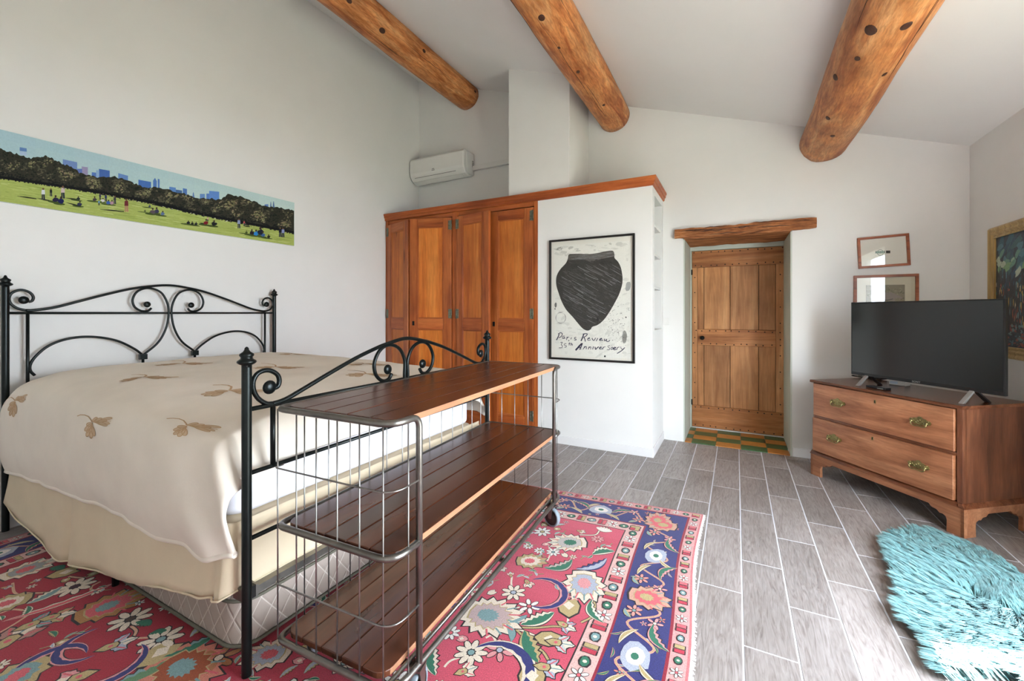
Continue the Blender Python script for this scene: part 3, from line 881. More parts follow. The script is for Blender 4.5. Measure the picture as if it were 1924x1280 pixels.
# ------------------------------------------------------------------ duvet
DV = thing('duvet', 'cream duvet embroidered with tan sprigs spread over the bed', 'duvet', (-2.7, 1.66, .9))
def sec(v, x):
    """cross-section of the duvet at bed position x; v runs 0 (near hem) .. 1 (far hem)"""
    t = (x + 3.76) / 2.15
    y0 = lerp(.835, .872, t); y1 = lerp(2.48, 2.53, t)
    zh = interp(x, [(-3.76, .375), (-3.4, .395), (-3.0, .41), (-2.4, .43), (-2.05, .40), (-1.85, .415), (-1.70, .405), (-1.6, .44)])
    zt = interp(x, [(-3.76, .945), (-3.45, .965), (-3.0, .955), (-2.2, .935), (-1.75, .915), (-1.6, .90)])
    cp = [(0, y0 - .020, zh), (.05, y0 - .040, zh + .09), (.11, y0 - .045, zh + .22), (.17, y0 - .035, lerp(zh, zt, .70)), (.225, y0 - .005, lerp(zh, zt, .84)), (.28, y0 + .07, zt - .045),
          (.36, y0 + .24, zt - .012), (.50, (y0 + y1) / 2, zt), (.66, y1 - .24, zt - .008), (.74, y1 - .07, zt - .03), (.79, y1 + .02, zt - .10), (.84, y1 + .05, zt - .2), (.92, y1 + .055, .66), (1.0, y1 + .05, .60)]
    return cp
def cr(cp, v):
    for i in range(len(cp) - 1):
        if v <= cp[i + 1][0] or i == len(cp) - 2:
            p0 = cp[max(i - 1, 0)]; p1 = cp[i]; p2 = cp[i + 1]; p3 = cp[min(i + 2, len(cp) - 1)]
            t = (v - p1[0]) / (p2[0] - p1[0])
            out = []
            for k in (1, 2):
                m1 = (p2[k] - p0[k]) / max(1e-6, (p2[0] - p0[0])) * (p2[0] - p1[0])
                m2 = (p3[k] - p1[k]) / max(1e-6, (p3[0] - p1[0])) * (p2[0] - p1[0])
                out.append((2 * t ** 3 - 3 * t * t + 1) * p1[k] + (t ** 3 - 2 * t * t + t) * m1 + (-2 * t ** 3 + 3 * t * t) * p2[k] + (t ** 3 - t * t) * m2)
            return out
def duv(u, v, wr=True):
    x = lerp(-3.765, -1.590, min(u, 1.0))
    y, z = cr(sec(v, x), v)
    # foot edge turns down inside the footboard
    e = smooth((u - .972) / .028)
    drop = e * .17 * smooth((z - .5) / .35)
    z -= drop
    x += .022 * e
    # head edge falls behind the pillow line
    h = smooth((.05 - u) / .05)
    z -= h * .05 * smooth((z - .6) / .3)
    p = Vector((x, y, z))
    if wr:
        side = 1 - smooth((v - .16) / .14)
        fold = .016 * noise.noise(Vector((x * 3.2 + y, z * 1.2 - x * 1.4, 2.0))) + .007 * noise.noise(Vector((x * 8 + z * 4, z * 5 - x * 4, 5.0)))
        soft = .012 * noise.noise(Vector((x * 2.2, y * 2.4, 1.0))) + .005 * noise.noise(Vector((x * 7 + y * 2, y * 6, 3.0)))
        # diagonal drape folds towards the foot corner
        dia = .012 * sin((x + 1.6) * 16 + z * 9) * smooth((x + 2.1) / .45) * side
        p.y += -(fold + dia) * side
        p.z += soft * (1 - side) + .010 * noise.noise(Vector((x * 6, 1, 8))) * smooth((.06 - v) / .06)
    return p
NU, NV = 120, 130
vs = [duv(i / NU, jx / NV) - DV.location for i in range(NU + 1) for jx in range(NV + 1)]
fs = [(i * (NV + 1) + k, i * (NV + 1) + k + 1, (i + 1) * (NV + 1) + k + 1, (i + 1) * (NV + 1) + k) for i in range(NU) for k in range(NV)]
dm = MB().add(vs, fs, True).build('quilt', M_duvet, DV)
so = dm.modifiers.new('thick', 'SOLIDIFY'); so.thickness = .012; so.offset = 0
edge = MB().tube([duv(i / 90, 0.0) - DV.location for i in range(91)], .012, 7)
edge.build('hem', M_duvet, DV)
# embroidered sprigs
M_tan = plain('tan_embroidery', S(196, 160, 122), 0.9, 0, 0.1)
M_tanl = plain('light_tan_embroidery', S(213, 187, 155), 0.9, 0, 0.06)
def duv_uv(px, py):
    best = None
    for i in range(2, NU - 1):
        for jx in range(4, NV - 30):
            p = duv(i / NU, jx / NV)
            d = -p.x * sY + p.y * cY; l = p.x * cY + p.y * sY
            q = (CX + F * l / d - px) ** 2 + (HY - F * (p.z - EYE) / d - py) ** 2
            if best is None or q < best[0]: best = (q, i / NU, jx / NV)
    return best[1:]
def sprig(u0, v0, sc=1.0, fl=1):
    m1, m2 = MB(), MB()
    e = .004
    def pos(a, b, h):     # a metres towards the foot, b metres towards the near hem
        du_, dv_ = a * 1.95 / 2.165, -b * 1.1 / 2.3
        u, v = min(u0 + du_, .985), v0 + dv_
        p = duv(u, v)
        nn = (duv(u + e, v) - duv(u - e, v)).cross(duv(u, v + e) - duv(u, v - e)).normalized()
        return p + nn * (.0065 + h) - DV.location
    def line(P, wd, h=.0012):
        P = [Vector((x * sc, y * sc)) for x, y in P]; vs = []
        for i in range(len(P)):
            t = (P[min(i + 1, len(P) - 1)] - P[max(i - 1, 0)]).normalized(); nn = Vector((-t.y, t.x)) * wd / 2
            vs += [pos((P[i] + nn).x, (P[i] + nn).y, h), pos((P[i] - nn).x, (P[i] - nn).y, h)]
        m1.add(vs, [(2 * i, 2 * i + 1, 2 * i + 3, 2 * i + 2) for i in range(len(P) - 1)], True)
    def petal(bx, by, ang, ln, wd):
        out = []
        for k in range(9):
            a = k / 8 * pi
            x = ln * (1 - cos(a)) / 2; y = wd * sin(a) * (.6 + .4 * k / 8)
            out.append((x, y))
        out2 = out + [(x, -y) for x, y in out[::-1][1:-1]]
        R = [(bx + x * cos(ang) - y * sin(ang), by + x * sin(ang) + y * cos(ang)) for x, y in out2]
        line(R + [R[0]], .0028)
        c = pos(bx * sc + cos(ang) * ln * .5 * sc, by * sc + sin(ang) * ln * .5 * sc, .0004)
        ring = [pos(x * sc, y * sc, .0004) for x, y in R]
        m2.add([c] + ring, [(0, 1 + k, 1 + (k + 1) % len(ring)) for k in range(len(ring))], True)
    line([(-.098, -.012), (-.082, -.024), (-.062, -.029), (-.042, -.026), (-.025, -.015), (-.012, -.004)], .005)
    for k, (a, l) in enumerate(((-62, .034), (-45, .044), (-28, .058), (-14, .066), (-2, .05))):
        petal(-.012 + .012 * k * .5, -.006, radians(a), l, .009)
    petal(.022, -.026, radians(-30), .055, .009)
    for k, (a, l) in enumerate(((150, .030), (128, .046), (108, .056), (88, .054), (66, .042))):
        petal(-.010, .002 + .003 * k, radians(a), l, .010)
    line([(-.02, -.006), (.0, -.006), (.03, -.02), (.07, -.036)], .003)
    line([(-.012, 0), (-.015, .025), (-.026, .048)], .003)
    m2.build('sprig', M_tanl, DV); m1.build('sprig_outline', M_tan, DV)
for uv, sc in (((36, 756), 1.0), ((181, 795), 1.0), ((386, 815), 1.0), ((270, 713), 1.0), ((344, 686), 1.0), ((436, 738), 1.0), ((520, 693), 1.0), ((551, 667), 1.0), ((686, 686), 1.0), ((690, 707), 1.0)):
    u, v = duv_uv(*uv)
    sprig(min(u, .87), v, sc)
# ------------------------------------------------------------------ steel and timber trolley
CL, CWD = 1.56, 0.52
cart = thing('rolling_trolley', 'long steel wire trolley with three dark boarded shelves at the foot of the bed', 'trolley', (-1.206, 1.727, .0095), radians(2.4))
hw, hl = CWD / 2, CL / 2
TZ, MZ, BZ = .952, .540, .140
TRD = .0112
py = hl - .13
path = [(hw, -py, BZ), (hw, -py, TZ), (hw, -hl, TZ), (-hw, -hl, TZ), (-hw, hl, TZ), (hw, hl, TZ), (hw, py, TZ), (hw, py, BZ)]
MB().tube(fillet(path, [0, .04, .07, .04, .04, .07, .04, 0]), TRD, 10).build('top_frame_tube', M_steel, cart)
path = [(hw, -py, MZ), (hw, -hl, MZ), (-hw, -hl, MZ), (-hw, hl, MZ), (hw, hl, MZ), (hw, py, MZ)]
MB().tube(fillet(path, [0, .07, .04, .04, .07, 0]), TRD, 10).build('middle_frame_tube', M_steel, cart)
path = [(hw, -hl, BZ), (-hw, -hl, BZ), (-hw, hl, BZ), (hw, hl, BZ)]
MB().tube(fillet(path, [.07, .04, .04, .07], 6, True), TRD, 10, True).build('bottom_frame_tube', M_steel, cart)
MB().tube([(hw - .034, -hl + .02, BZ + .004), (hw - .034, hl - .02, BZ + .004)], .008, 8).build('bottom_rail', M_steel, cart)
for y in (-hl + .12, 0, hl - .12):
    MB().box(-hw, hw, y - .012, y + .012, BZ - .012, BZ - .004).build('cross_brace', M_steel, cart)
W = .0026
for sgn in (-1, 1):
    for i in range(6):
        x = lerp(-hw + .004, hw - .035, i / 5)
        MB().tube([(x, sgn * hl, BZ), (x, sgn * hl, TZ)], W, 6).build('wire', M_wire, cart)
    MB().tube([(hw, sgn * (hl - .075), BZ), (hw, sgn * (hl - .075), TZ)], W, 6).build('wire', M_wire, cart)
    for z in (.745, .338):
        p = fillet([(-hw - .006, sgn * (hl - .03), z), (-hw - .006, sgn * (hl + .005), z), (hw + .004, sgn * (hl + .005), z), (hw + .004, sgn * py, z)], [0, .02, .075, 0])
        MB().tube(p, .0032, 6).build('wire_hoop', M_wire, cart)
for i in range(1, 14):
    y = lerp(-hl, hl, i / 14)
    MB().tube([(-hw, y, BZ), (-hw, y, TZ)], W, 6).build('wire', M_wire, cart)
# shelves: five boards each
def shelf(z, front):
    t = bpy.data.objects.new('shelf', None); COL.objects.link(t); t.parent = cart
    x0, x1 = -hw + .016, front
    bw = (x1 - x0) / 5
    for i in range(5):
        a, b = x0 + i * bw + .0016, x0 + (i + 1) * bw - .0016
        yl = hl - .016
        r = .045
        def corner(cx, cy, a0):
            return [(cx + r * cos(a0 + pi / 2 * k / 5), cy + r * sin(a0 + pi / 2 * k / 5)) for k in range(6)]
        if i == 0:
            poly = corner(a + r, -yl + r, pi) + [(b, -yl), (b, yl)] + corner(a + r, yl - r, pi / 2)
        elif i == 4:
            poly = [(a, -yl)] + corner(b - r, -yl + r, -pi / 2) + corner(b - r, yl - r, 0) + [(a, yl)]
        else: poly = [(a, -yl), (b, -yl), (b, yl), (a, yl)]
        m = MB().prism(poly, z - .012, z + .010, 'xy')
        if i == 4:     # the long front edge is bare wood
            for k in range(2, len(m.f)):
                c = sum((m.v[q] for q in m.f[k]), Vector()) / len(m.f[k])
                if c.x > b - .003: m.mi[k] = 1
        m.build('board', [M_cart, M_cartedge], t, 0.003)
    for y in (-hl * .55, hl * .55):
        MB().box(x0, x1 - .02, y - .015, y + .015, z - .019, z - .012).build('batten', M_steel, t)
shelf(TZ, hw - .002); shelf(MZ, hw - .006); shelf(BZ + .018, hw - .045)
for sx in (-1, 1):
    for sy in (-1, 1):
        c = bpy.data.objects.new('caster', None); COL.objects.link(c); c.parent = cart
        c.location = (sx * (hw - .012), sy * (hl - .135), 0)
        c.rotation_euler = (0, 0, radians({(1, 1): 70, (1, -1): 12, (-1, 1): -20, (-1, -1): 62}[(sx, sy)]))
        Mx = TR(0, 0, .057) @ Matrix.Rotation(pi / 2, 4, 'Y')
        MB().lathe([(.046, -.012), (.054, -.013), (.057, -.008), (.057, .008), (.054, .013), (.046, .012)], 26, Mx).build('tyre', M_rubber, c)
        MB().lathe([(0, -.010), (.012, -.017), (.014, -.011), (.040, -.007), (.046, -.011), (.046, .011), (.040, .007), (.014, .011), (.012, .017), (0, .010)], 22, Mx).build('hub', M_hub, c)
        f = MB()
        for s in (-1, 1): f.prism([(-.010, .052), (.010, .052), (.022, .122), (-.022, .122)], s * .020 - .0015, s * .020 + .0015, 'yz')
        f.box(-.022, .022, -.024, .024, .119, .127)
        f.build('fork', M_steel, c)

# ------------------------------------------------------------------ Persian rug
RC = dict(fr=(-.195, 2.975), nr=(-.125, .10), fl=(-3.74, 2.66), nl=(-3.66, -.05))
RW_, RL_ = 3.56, 2.80
rug = thing('persian_rug', 'large red Persian rug with navy floral border under bed and trolley', 'rug', (-1.9, 1.45, 0))
RUGO = Vector(rug.location)
def rugM(a, b, h=0.0):
    s, t = a / RW_, b / RL_
    x = (1 - s) * ((1 - t) * RC['fr'][0] + t * RC['nr'][0]) + s * ((1 - t) * RC['fl'][0] + t * RC['nl'][0])
    y = (1 - s) * ((1 - t) * RC['fr'][1] + t * RC['nr'][1]) + s * ((1 - t) * RC['fl'][1] + t * RC['nl'][1])
    # slightly wavy right-hand edge
    x += .014 * sin(y * 4.3 + .6) * max(0, 1 - a / .9)
    return Vector((x, y, .0072 + h)) - RUGO
def rug_ab(px, py):
    P = onZ(px, py, .008); a, b = RW_ / 2, RL_ / 2
    for _ in range(25):
        q = rugM(a, b) + RUGO
        a -= (P.x - q.x) * .95; b -= (P.y - q.y) * .95
    return a, b
M_rug = art_mat('wool_pile', 0.95, 0.30, 230.0, 0.6, 0.08, 0.2)
RED, REDD, NAVY, PINK = S(180, 46, 66), S(140, 26, 46), S(44, 44, 104), S(212, 142, 142)
CREAM, TAN, GREEN, TEAL = S(222, 206, 186), S(178, 156, 108), S(44, 108, 82), S(120, 150, 150)
LBLUE, DK, ROSE, ORNG, WHT = S(166, 170, 184), S(38, 26, 26), S(206, 92, 100), S(190, 104, 56), S(228, 220, 212)
A = Art(rugM, 0.00016)
# gridded ground so that it follows the bent edge
def ground(a0, a1, b0, b1, col, layer, n=26):
    na = max(1, int(n * (a1 - a0) / RW_)); nb = max(1, int(n * (b1 - b0) / RL_))
    h = layer * A.dh
    for i in range(na):
        for k in range(nb):
            q = [(lerp(a0, a1, i / na), lerp(b0, b1, k / nb)), (lerp(a0, a1, (i + 1) / na), lerp(b0, b1, k / nb)), (lerp(a0, a1, (i + 1) / na), lerp(b0, b1, (k + 1) / nb)), (lerp(a0, a1, i / na), lerp(b0, b1, (k + 1) / nb))]
            bse = len(A.v); A.v += [A.fn(x, y, h) for x, y in q]; A.f.append([bse, bse + 1, bse + 2, bse + 3]); A.c.append(col)
bands = [(.0, S(196, 110, 112)), (.010, S(206, 150, 146)), (.070, REDD), (.082, NAVY), (.290, REDD), (.300, S(214, 170, 162)), (.388, DK), (.394, RED)]
for i, (e, c) in enumerate(bands): ground(e, RW_ - e, e, RL_ - e, c, i * 1.0)
# abrash bands, plus terrace light painted as pink and left-hand shade as deep red
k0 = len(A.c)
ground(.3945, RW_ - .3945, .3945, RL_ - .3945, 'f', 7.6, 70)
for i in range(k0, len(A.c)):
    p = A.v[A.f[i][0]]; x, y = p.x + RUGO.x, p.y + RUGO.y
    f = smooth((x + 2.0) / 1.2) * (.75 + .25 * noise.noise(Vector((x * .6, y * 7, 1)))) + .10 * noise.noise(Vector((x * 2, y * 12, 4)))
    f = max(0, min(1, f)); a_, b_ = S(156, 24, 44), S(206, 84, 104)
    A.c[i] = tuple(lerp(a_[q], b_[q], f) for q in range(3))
L0 = 9
def rot(p, c, a): return (c[0] + p[0] * cos(a) - p[1] * sin(a), c[1] + p[0] * sin(a) + p[1] * cos(a))
def shape(c, ang, pts, col, outline=DK, ow=1.14, L=L0):
    if outline is not None:
        mx = sum(p[0] for p in pts) / len(pts); my = sum(p[1] for p in pts) / len(pts)
        A.poly([rot((mx + (p[0] - mx) * ow, my + (p[1] - my) * ow), c, ang) for p in pts], outline, L)
    A.poly([rot(p, c, ang) for p in pts], col, L + 1)
def daisy(c, r, col=CREAM, ctr=ROSE, n=8, ang=0.0, L=L0):
    for k in range(n):
        a = ang + 2 * pi * k / n
        m = (c[0] + cos(a) * r * .62, c[1] + sin(a) * r * .62)
        A.ell(m, r * .46, r * .26, a, DK, L, 8); A.ell(m, r * .40, r * .19, a, col, L + 1, 8)
    A.ell(c, r * .28, r * .28, 0, DK, L + 2, 8); A.ell(c, r * .21, r * .21, 0, ctr, L + 3, 8)
def palmette(c, r, ang, cols=(CREAM, PINK, GREEN), n=11, L=L0):
    for lay, (k0, col) in enumerate(((1.0, cols[0]), (.66, cols[1]), (.34, cols[2]))):
        pts = []
        for k in range(2 * n + 1):
            a = -pi * .78 + pi * 1.56 * k / (2 * n)
            rr = r * k0 * (1.0 if k % 2 == 0 else .78) * (1 + .18 * cos(a))
            pts.append((rr * cos(a), rr * .8 * sin(a)))
        pts.append((-r * k0 * .75, 0))
        shape(c, ang, pts, col, DK if lay == 0 else (TAN if lay == 1 else None), 1.08, L + lay * 2)
    for k in range(7):
        a = -1.2 + 2.4 * k / 6
        p0, p1 = rot((r * .66 * cos(a), r * .55 * sin(a)), c, ang), rot((r * 1.02 * cos(a), r * .8 * sin(a)), c, ang)
        A.stroke([p0, p1], r * .05, TEAL if k % 2 else ROSE, L + 5)
def leaf_(c, ln, wd, ang, col=GREEN, edge=CREAM, bend=.3, serr=True, L=L0):
    def outline(s):
        up, dn = [], []
        for k in range(13):
            t = k / 12; x = (t - .5) * ln; y = bend * ln * (t - .5) ** 2 * 2
            ww = wd * sin(pi * t) ** .8 * s
            j = (1.25 if (serr and k % 2) else .85)
            up.append((x, y + ww * j)); dn.append((x, y - ww * .6))
        return up + dn[::-1]
    A.poly([rot(p, c, ang) for p in outline(1.35)], DK, L)
    A.poly([rot(p, c, ang) for p in outline(1.12)], edge, L + 1)
    A.poly([rot(p, c, ang) for p in outline(.66)], col, L + 2)
def crescent(c, r, ang, col=NAVY, edge=PINK, L=L0, span=3.6):
    for k0, cc, lay in ((1.0, DK, 0), (.86, edge, 1), (.5, col, 2)):
        P, Q_ = [], []
        for k in range(19):
            a = ang - span / 2 + span * k / 18
            th = r * .30 * sin(pi * k / 18) ** .7 * k0
            jg = 1.25 if (lay == 2 and k % 2) else 1.0
            P.append((c[0] + (r + th * .5) * cos(a), c[1] + (r + th * .5) * sin(a)))
            Q_.append((c[0] + (r - th * jg) * cos(a), c[1] + (r - th * jg) * sin(a)))
        A.poly(P + Q_[::-1], cc, L + lay)
def vine(pts, col=CREAM, wd=.008, L=L0 - 1.8):
    P = spline([(p[0], p[1], 0) for p in pts], 6)
    A.stroke(P, wd * 1.7, DK, L); A.stroke(P, wd, col, L + 1)
def bud(c, r, ang, col=TAN, L=L0):
    shape(c, ang, [(-r, 0), (-r * .5, r * .6), (r * .2, r * .75), (r, r * .45), (r * .7, 0), (r, -r * .45), (r * .2, -r * .75), (-r * .5, -r * .6)], col, DK, 1.16, L)
    shape(c, ang, [(-r * .3, 0), (r * .2, r * .4), (r * .6, 0), (r * .2, -r * .4)], CREAM, None, 1, L + 2)
def lily(c, r, ang, col=LBLUE, L=L0):
    # a bird-like blossom: stem calyx, three ragged petals, a small heart
    for da, ln, wd in ((-.75, 1.0, .22), (0.0, 1.15, .26), (.75, 1.0, .22)):
        pts = []
        for k in range(9):
            t = k / 8
            pts.append((t * ln * r, wd * r * sin(pi * min(1, t * 1.15)) * (1.15 if k % 2 else .8)))
        for k in range(7, 0, -1):
            t = k / 8
            pts.append((t * ln * r, -wd * r * sin(pi * min(1, t * 1.15)) * (.8 if k % 2 else 1.15)))
        A.poly([rot((x * 1.08, y * 1.3), c, ang + da) for x, y in pts], DK, L)
        A.poly([rot(p, c, ang + da) for p in pts], col if da else CREAM, L + 1)
        A.stroke([rot((.2 * r, 0), c, ang + da), rot((.8 * ln * r, 0), c, ang + da)], r * .07, ROSE if da else TEAL, L + 2.2)
    shape(c, ang, [(-r * .55, 0), (-r * .2, r * .24), (r * .22, r * .2), (r * .3, 0), (r * .22, -r * .2), (-r * .2, -r * .24)], TAN, DK, 1.2, L + 3)
    A.ell(c, r * .10, r * .10, 0, ROSE, L + 5, 7)
# guard stripes
def guard(e0, e1, step, seed):
    random.seed(seed)
    wd = e1 - e0; em = (e0 + e1) / 2
    def run(f, length):
        k = 0; s = em
        while s < length - em:
            p, q = f(s), f(s + .01); ang = atan2(q[1] - p[1], q[0] - p[0])
            ty = k % 5; c = p
            if ty in (0, 3):
                for sg, cl in ((-1, ROSE if ty else TAN), (1, RED)):
                    cc = rot((sg * step * .2, 0), c, ang)
                    shape(cc, ang, [(-step * .15, -wd * .30), (step * .15, -wd * .30), (step * .15, wd * .30), (-step * .15, wd * .30)], cl, DK, 1.22)
            elif ty in (1, 4):
                A.ell(c, wd * .34, wd * .28, ang, DK, L0, 9, .1); A.ell(c, wd * .26, wd * .2, ang, GREEN if ty == 1 else TEAL, L0 + 1, 8, .12)
                A.ell(c, wd * .09, wd * .1, ang, CREAM, L0 + 2, 6)
            else:
                daisy(c, wd * .40, WHT, ROSE, 6, ang)
            k += 1; s += step
    run(lambda s: (em, s), RL_); run(lambda s: (RW_ - em, s), RL_)
    run(lambda s: (s, em), RW_); run(lambda s: (s, RL_ - em), RW_)
guard(.010, .070, .058, 1); guard(.300, .388, .066, 2)
# navy main border
def border(f, length, seed):
    random.seed(seed)
    s = .05; k = 0
    W0 = []
    n = int(length / .105)
    for i in range(n + 1):
        W0.append(f(length * i / n, .060 * (1 if i % 2 else -1)))
    P = spline([(p[0], p[1], 0) for p in W0], 8)
    A.stroke(P, .011, PINK, L0 - 1.8); A.stroke(P, .005, TAN, L0 - .9)
    while s < length:
        p, q = f(s, 0), f(s + .01, 0); ang = atan2(q[1] - p[1], q[0] - p[0])
        ty = k % 6
        if ty == 0: palmette(f(s, .01), .098, ang + pi / 2 * (1 if k % 12 else -1), (S(196, 150, 128), ROSE, TAN), 9)
        elif ty in (1, 5):
            daisy(f(s - .01, .045), .037, S(216, 140, 130), TEAL, 6, ang); daisy(f(s + .035, -.045), .034, PINK, CREAM, 5, ang + .4)
            leaf_(f(s + .02, .075), .06, .012, ang + .6, TEAL, TAN)
        elif ty in (2, 4):
            leaf_(f(s, -.045), .15, .022, ang + (.5 if ty == 2 else -.5), GREEN, PINK, .5)
            leaf_(f(s + .02, .055), .12, .014, ang - .5, TAN, CREAM, .3, False)
        else:
            A.ell(f(s, .0), .072, .058, ang, LBLUE, L0, 12, .16); A.ell(f(s, .0), .045, .034, ang, WHT, L0 + 1, 10, .1); A.ell(f(s, 0), .018, .015, ang, GREEN, L0 + 2, 8)
            leaf_(f(s + .07, -.05), .10, .014, ang + .9, TAN, CREAM, .3, False)
        k += 1; s += .118
    for _ in range(int(length * 26)):
        ss, oo = random.uniform(0, length), random.uniform(-.088, .088); c = f(ss, oo)
        kk = random.random()
        if kk < .45: daisy(c, random.uniform(.014, .022), random.choice((PINK, CREAM, S(200, 120, 110))), TEAL, 5, 0, L0 - 4)
        elif kk < .8: leaf_(c, random.uniform(.035, .06), .007, random.uniform(0, 6.3), random.choice((GREEN, TEAL)), random.choice((TAN, PINK)), .3, False, L0 - 4)
        else: A.ell(c, .010, .008, 0, random.choice((PINK, LBLUE, TAN)), L0 - 3, 7, .2)
border(lambda s, o: (.186 + o, .19 + s), RL_ - .38, 3)
border(lambda s, o: (RW_ - .186 + o, .19 + s), RL_ - .38, 4)
border(lambda s, o: (.19 + s, .186 + o), RW_ - .38, 5)
border(lambda s, o: (.19 + s, RL_ - .186 + o), RW_ - .38, 6)
# field, right-hand part read from the photograph
def z5(x, y): return rug_ab(800 + x * .2891, 910 + y * .2891)
def dirof(x0, y0, x1, y1):
    a, b = z5(x0, y0), z5(x1, y1); return atan2(b[1] - a[1], b[0] - a[0])
used = []
def at5(x, y, r):
    p = z5(x, y); used.append((p, r)); return p
palmette(at5(945, 380, .12), .115, dirof(1000, 380, 850, 380), (CREAM, S(186, 176, 170), GREEN), 12)
leaf_(at5(1155, 300, .07), .10, .03, dirof(1100, 300, 1250, 340), WHT, CREAM, .2)
leaf_(at5(1150, 440, .07), .13, .035, dirof(1080, 450, 1220, 430), GREEN, CREAM, -.2)
leaf_(at5(890, 545, .08), .17, .034, dirof(820, 570, 950, 530), GREEN, S(190, 170, 160), .5)
leaf_(at5(1105, 540, .08), .20, .026, dirof(1000, 570, 1200, 500), LBLUE, NAVY, .35)
palmette(at5(1030, 640, .12), .125, dirof(1030, 600, 1030, 740), (CREAM, LBLUE, PINK), 10)
palmette(at5(670, 500, .09), .085, dirof(600, 500, 760, 500), (TAN, CREAM, ROSE), 9)
lily(at5(660, 640, .05), .045, dirof(640, 610, 680, 670), CREAM)
crescent(at5(760, 705, .12), .105, dirof(760, 705, 880, 710), NAVY, PINK, L0, 4.2)
daisy(at5(570, 705, .05), .055, CREAM, LBLUE, 8)
daisy(at5(672, 795, .05), .048, WHT, ROSE, 6)
bud(at5(930, 800, .06), .062, dirof(930, 860, 930, 740), TAN)
leaf_(at5(1065, 830, .07), .15, .022, dirof(1020, 760, 1080, 890), GREEN, CREAM, .5)
palmette(at5(395, 850, .14), .145, dirof(330, 850, 520, 900), (CREAM, S(186, 160, 156), TEAL), 13)
leaf_(at5(740, 890, .08), .16, .034, dirof(670, 920, 830, 860), GREEN, CREAM, .2)
leaf_(at5(655, 1060, .09), .17, .036, dirof(620, 1000, 680, 1150), GREEN, TAN, .2)
leaf_(at5(605, 885, .04), .09, .018, dirof(560, 905, 650, 870), TEAL, TEAL, .2, False)
leaf_(at5(555, 965, .04), .10, .018, dirof(540, 920, 565, 1010), TEAL, TEAL, -.2, False)
lily(at5(895, 915, .07), .058, dirof(850, 890, 990, 960), LBLUE)
lily(at5(845, 1030, .08), .072, dirof(760, 1020, 980, 1060), S(186, 188, 186))
bud(at5(790, 1005, .05), .05, dirof(750, 1000, 830, 1010), TAN)
daisy(at5(295, 1095, .06), .062, CREAM, TEAL, 9)
daisy(at5(480, 1080, .06), .055, PINK, LBLUE, 6)
crescent(at5(440, 1220, .15), .135, dirof(440, 1220, 560, 1180), NAVY, CREAM, L0, 3.6)
lily(at5(770, 1190, .08), .070, dirof(720, 1180, 900, 1210), LBLUE)
bud(at5(690, 1265, .06), .06, dirof(690, 1290, 690, 1240), TAN)
lily(at5(240, 1220, .06), .055, dirof(180, 1240, 300, 1200), CREAM)
for V in ([(560, 930), (700, 935), (830, 925), (900, 930)], [(560, 930), (660, 965), (760, 1010)], [(580, 940), (680, 1030), (760, 1090), (800, 1150)], [(1010, 900), (1080, 860), (1100, 790), (1080, 740)],
          [(120, 1190), (160, 1150), (240, 1120)], [(390, 1000), (430, 985), (460, 1030)], [(530, 795), (560, 810), (610, 800)], [(560, 600), (556, 650), (570, 690)], [(800, 400), (810, 450), (790, 500)], [(1000, 330), (1100, 330), (1130, 300)], [(920, 850), (925, 880), (920, 910)]):
    vine([z5(*p) for p in V], CREAM if len(V) % 2 else TAN, .009)
# left-hand part in front of the bed
def zl(x, y): return rug_ab(x * .2391, 1000 + y * .2391)
def dl(x0, y0, x1, y1):
    a, b = zl(x0, y0), zl(x1, y1); return atan2(b[1] - a[1], b[0] - a[0])
def atl(x, y, r):
    p = zl(x, y); used.append((p, r)); return p
palmette(atl(190, 300, .12), .11, dl(100, 330, 330, 250), (CREAM, S(150, 150, 150), ROSE), 9)
daisy(atl(590, 430, .08), .075, CREAM, S(60, 24, 40), 9)
leaf_(atl(380, 500, .06), .13, .03, dl(300, 540, 440, 470), TEAL, CREAM)
leaf_(atl(500, 560, .08), .36, .02, dl(290, 630, 720, 480), ROSE, CREAM, .15)
palmette(atl(830, 590, .12), .13, dl(700, 650, 1000, 530), (S(170, 120, 66), ROSE, TEAL), 10)
bud(atl(500, 320, .05), .06, dl(420, 350, 580, 310), TAN); leaf_(atl(470, 275, .04), .08, .025, 0.3, GREEN, GREEN)
daisy(atl(1025, 685, .07), .075, CREAM, S(70, 50, 40), 8); daisy(atl(1265, 845, .07), .075, CREAM, TEAL, 8)
leaf_(atl(1150, 705, .05), .08, .02, 0.2, GREEN, GREEN); leaf_(atl(1245, 780, .04), .06, .02, 0.9, GREEN, GREEN)
crescent(atl(700, 880, .1), .095, dl(700, 880, 560, 930), NAVY, PINK); crescent(atl(380, 1050, .1), .10, dl(380, 1050, 380, 960), NAVY, PINK)
crescent(atl(870, 1040, .1), .10, dl(870, 1040, 960, 1120), NAVY, PINK)
palmette(atl(1420, 1060, .16), .16, dl(1300, 1020, 1480, 1170), (S(200, 120, 100), S(150, 70, 30), TEAL), 12)
leaf_(atl(1500, 920, .06), .16, .03, dl(1420, 960, 1580, 890), GREEN, TEAL); leaf_(atl(1150, 1120, .07), .18, .035, dl(1060, 1160, 1230, 1080), S(96, 130, 92), TEAL)
lily(atl(870, 900, .08), .08, dl(800, 930, 950, 880), LBLUE); lily(atl(240, 730, .1), .09, dl(160, 760, 320, 700), TEAL); lily(atl(410, 670, .08), .08, dl(340, 680, 480, 650), TAN)
bud(atl(1240, 960, .07), .07, dl(1190, 1000, 1300, 930), TAN); daisy(atl(1720, 990, .07), .07, S(170, 110, 70), CREAM, 6); palmette(atl(60, 560, .1), .1, 1.0, (TAN, CREAM, ROSE), 9)
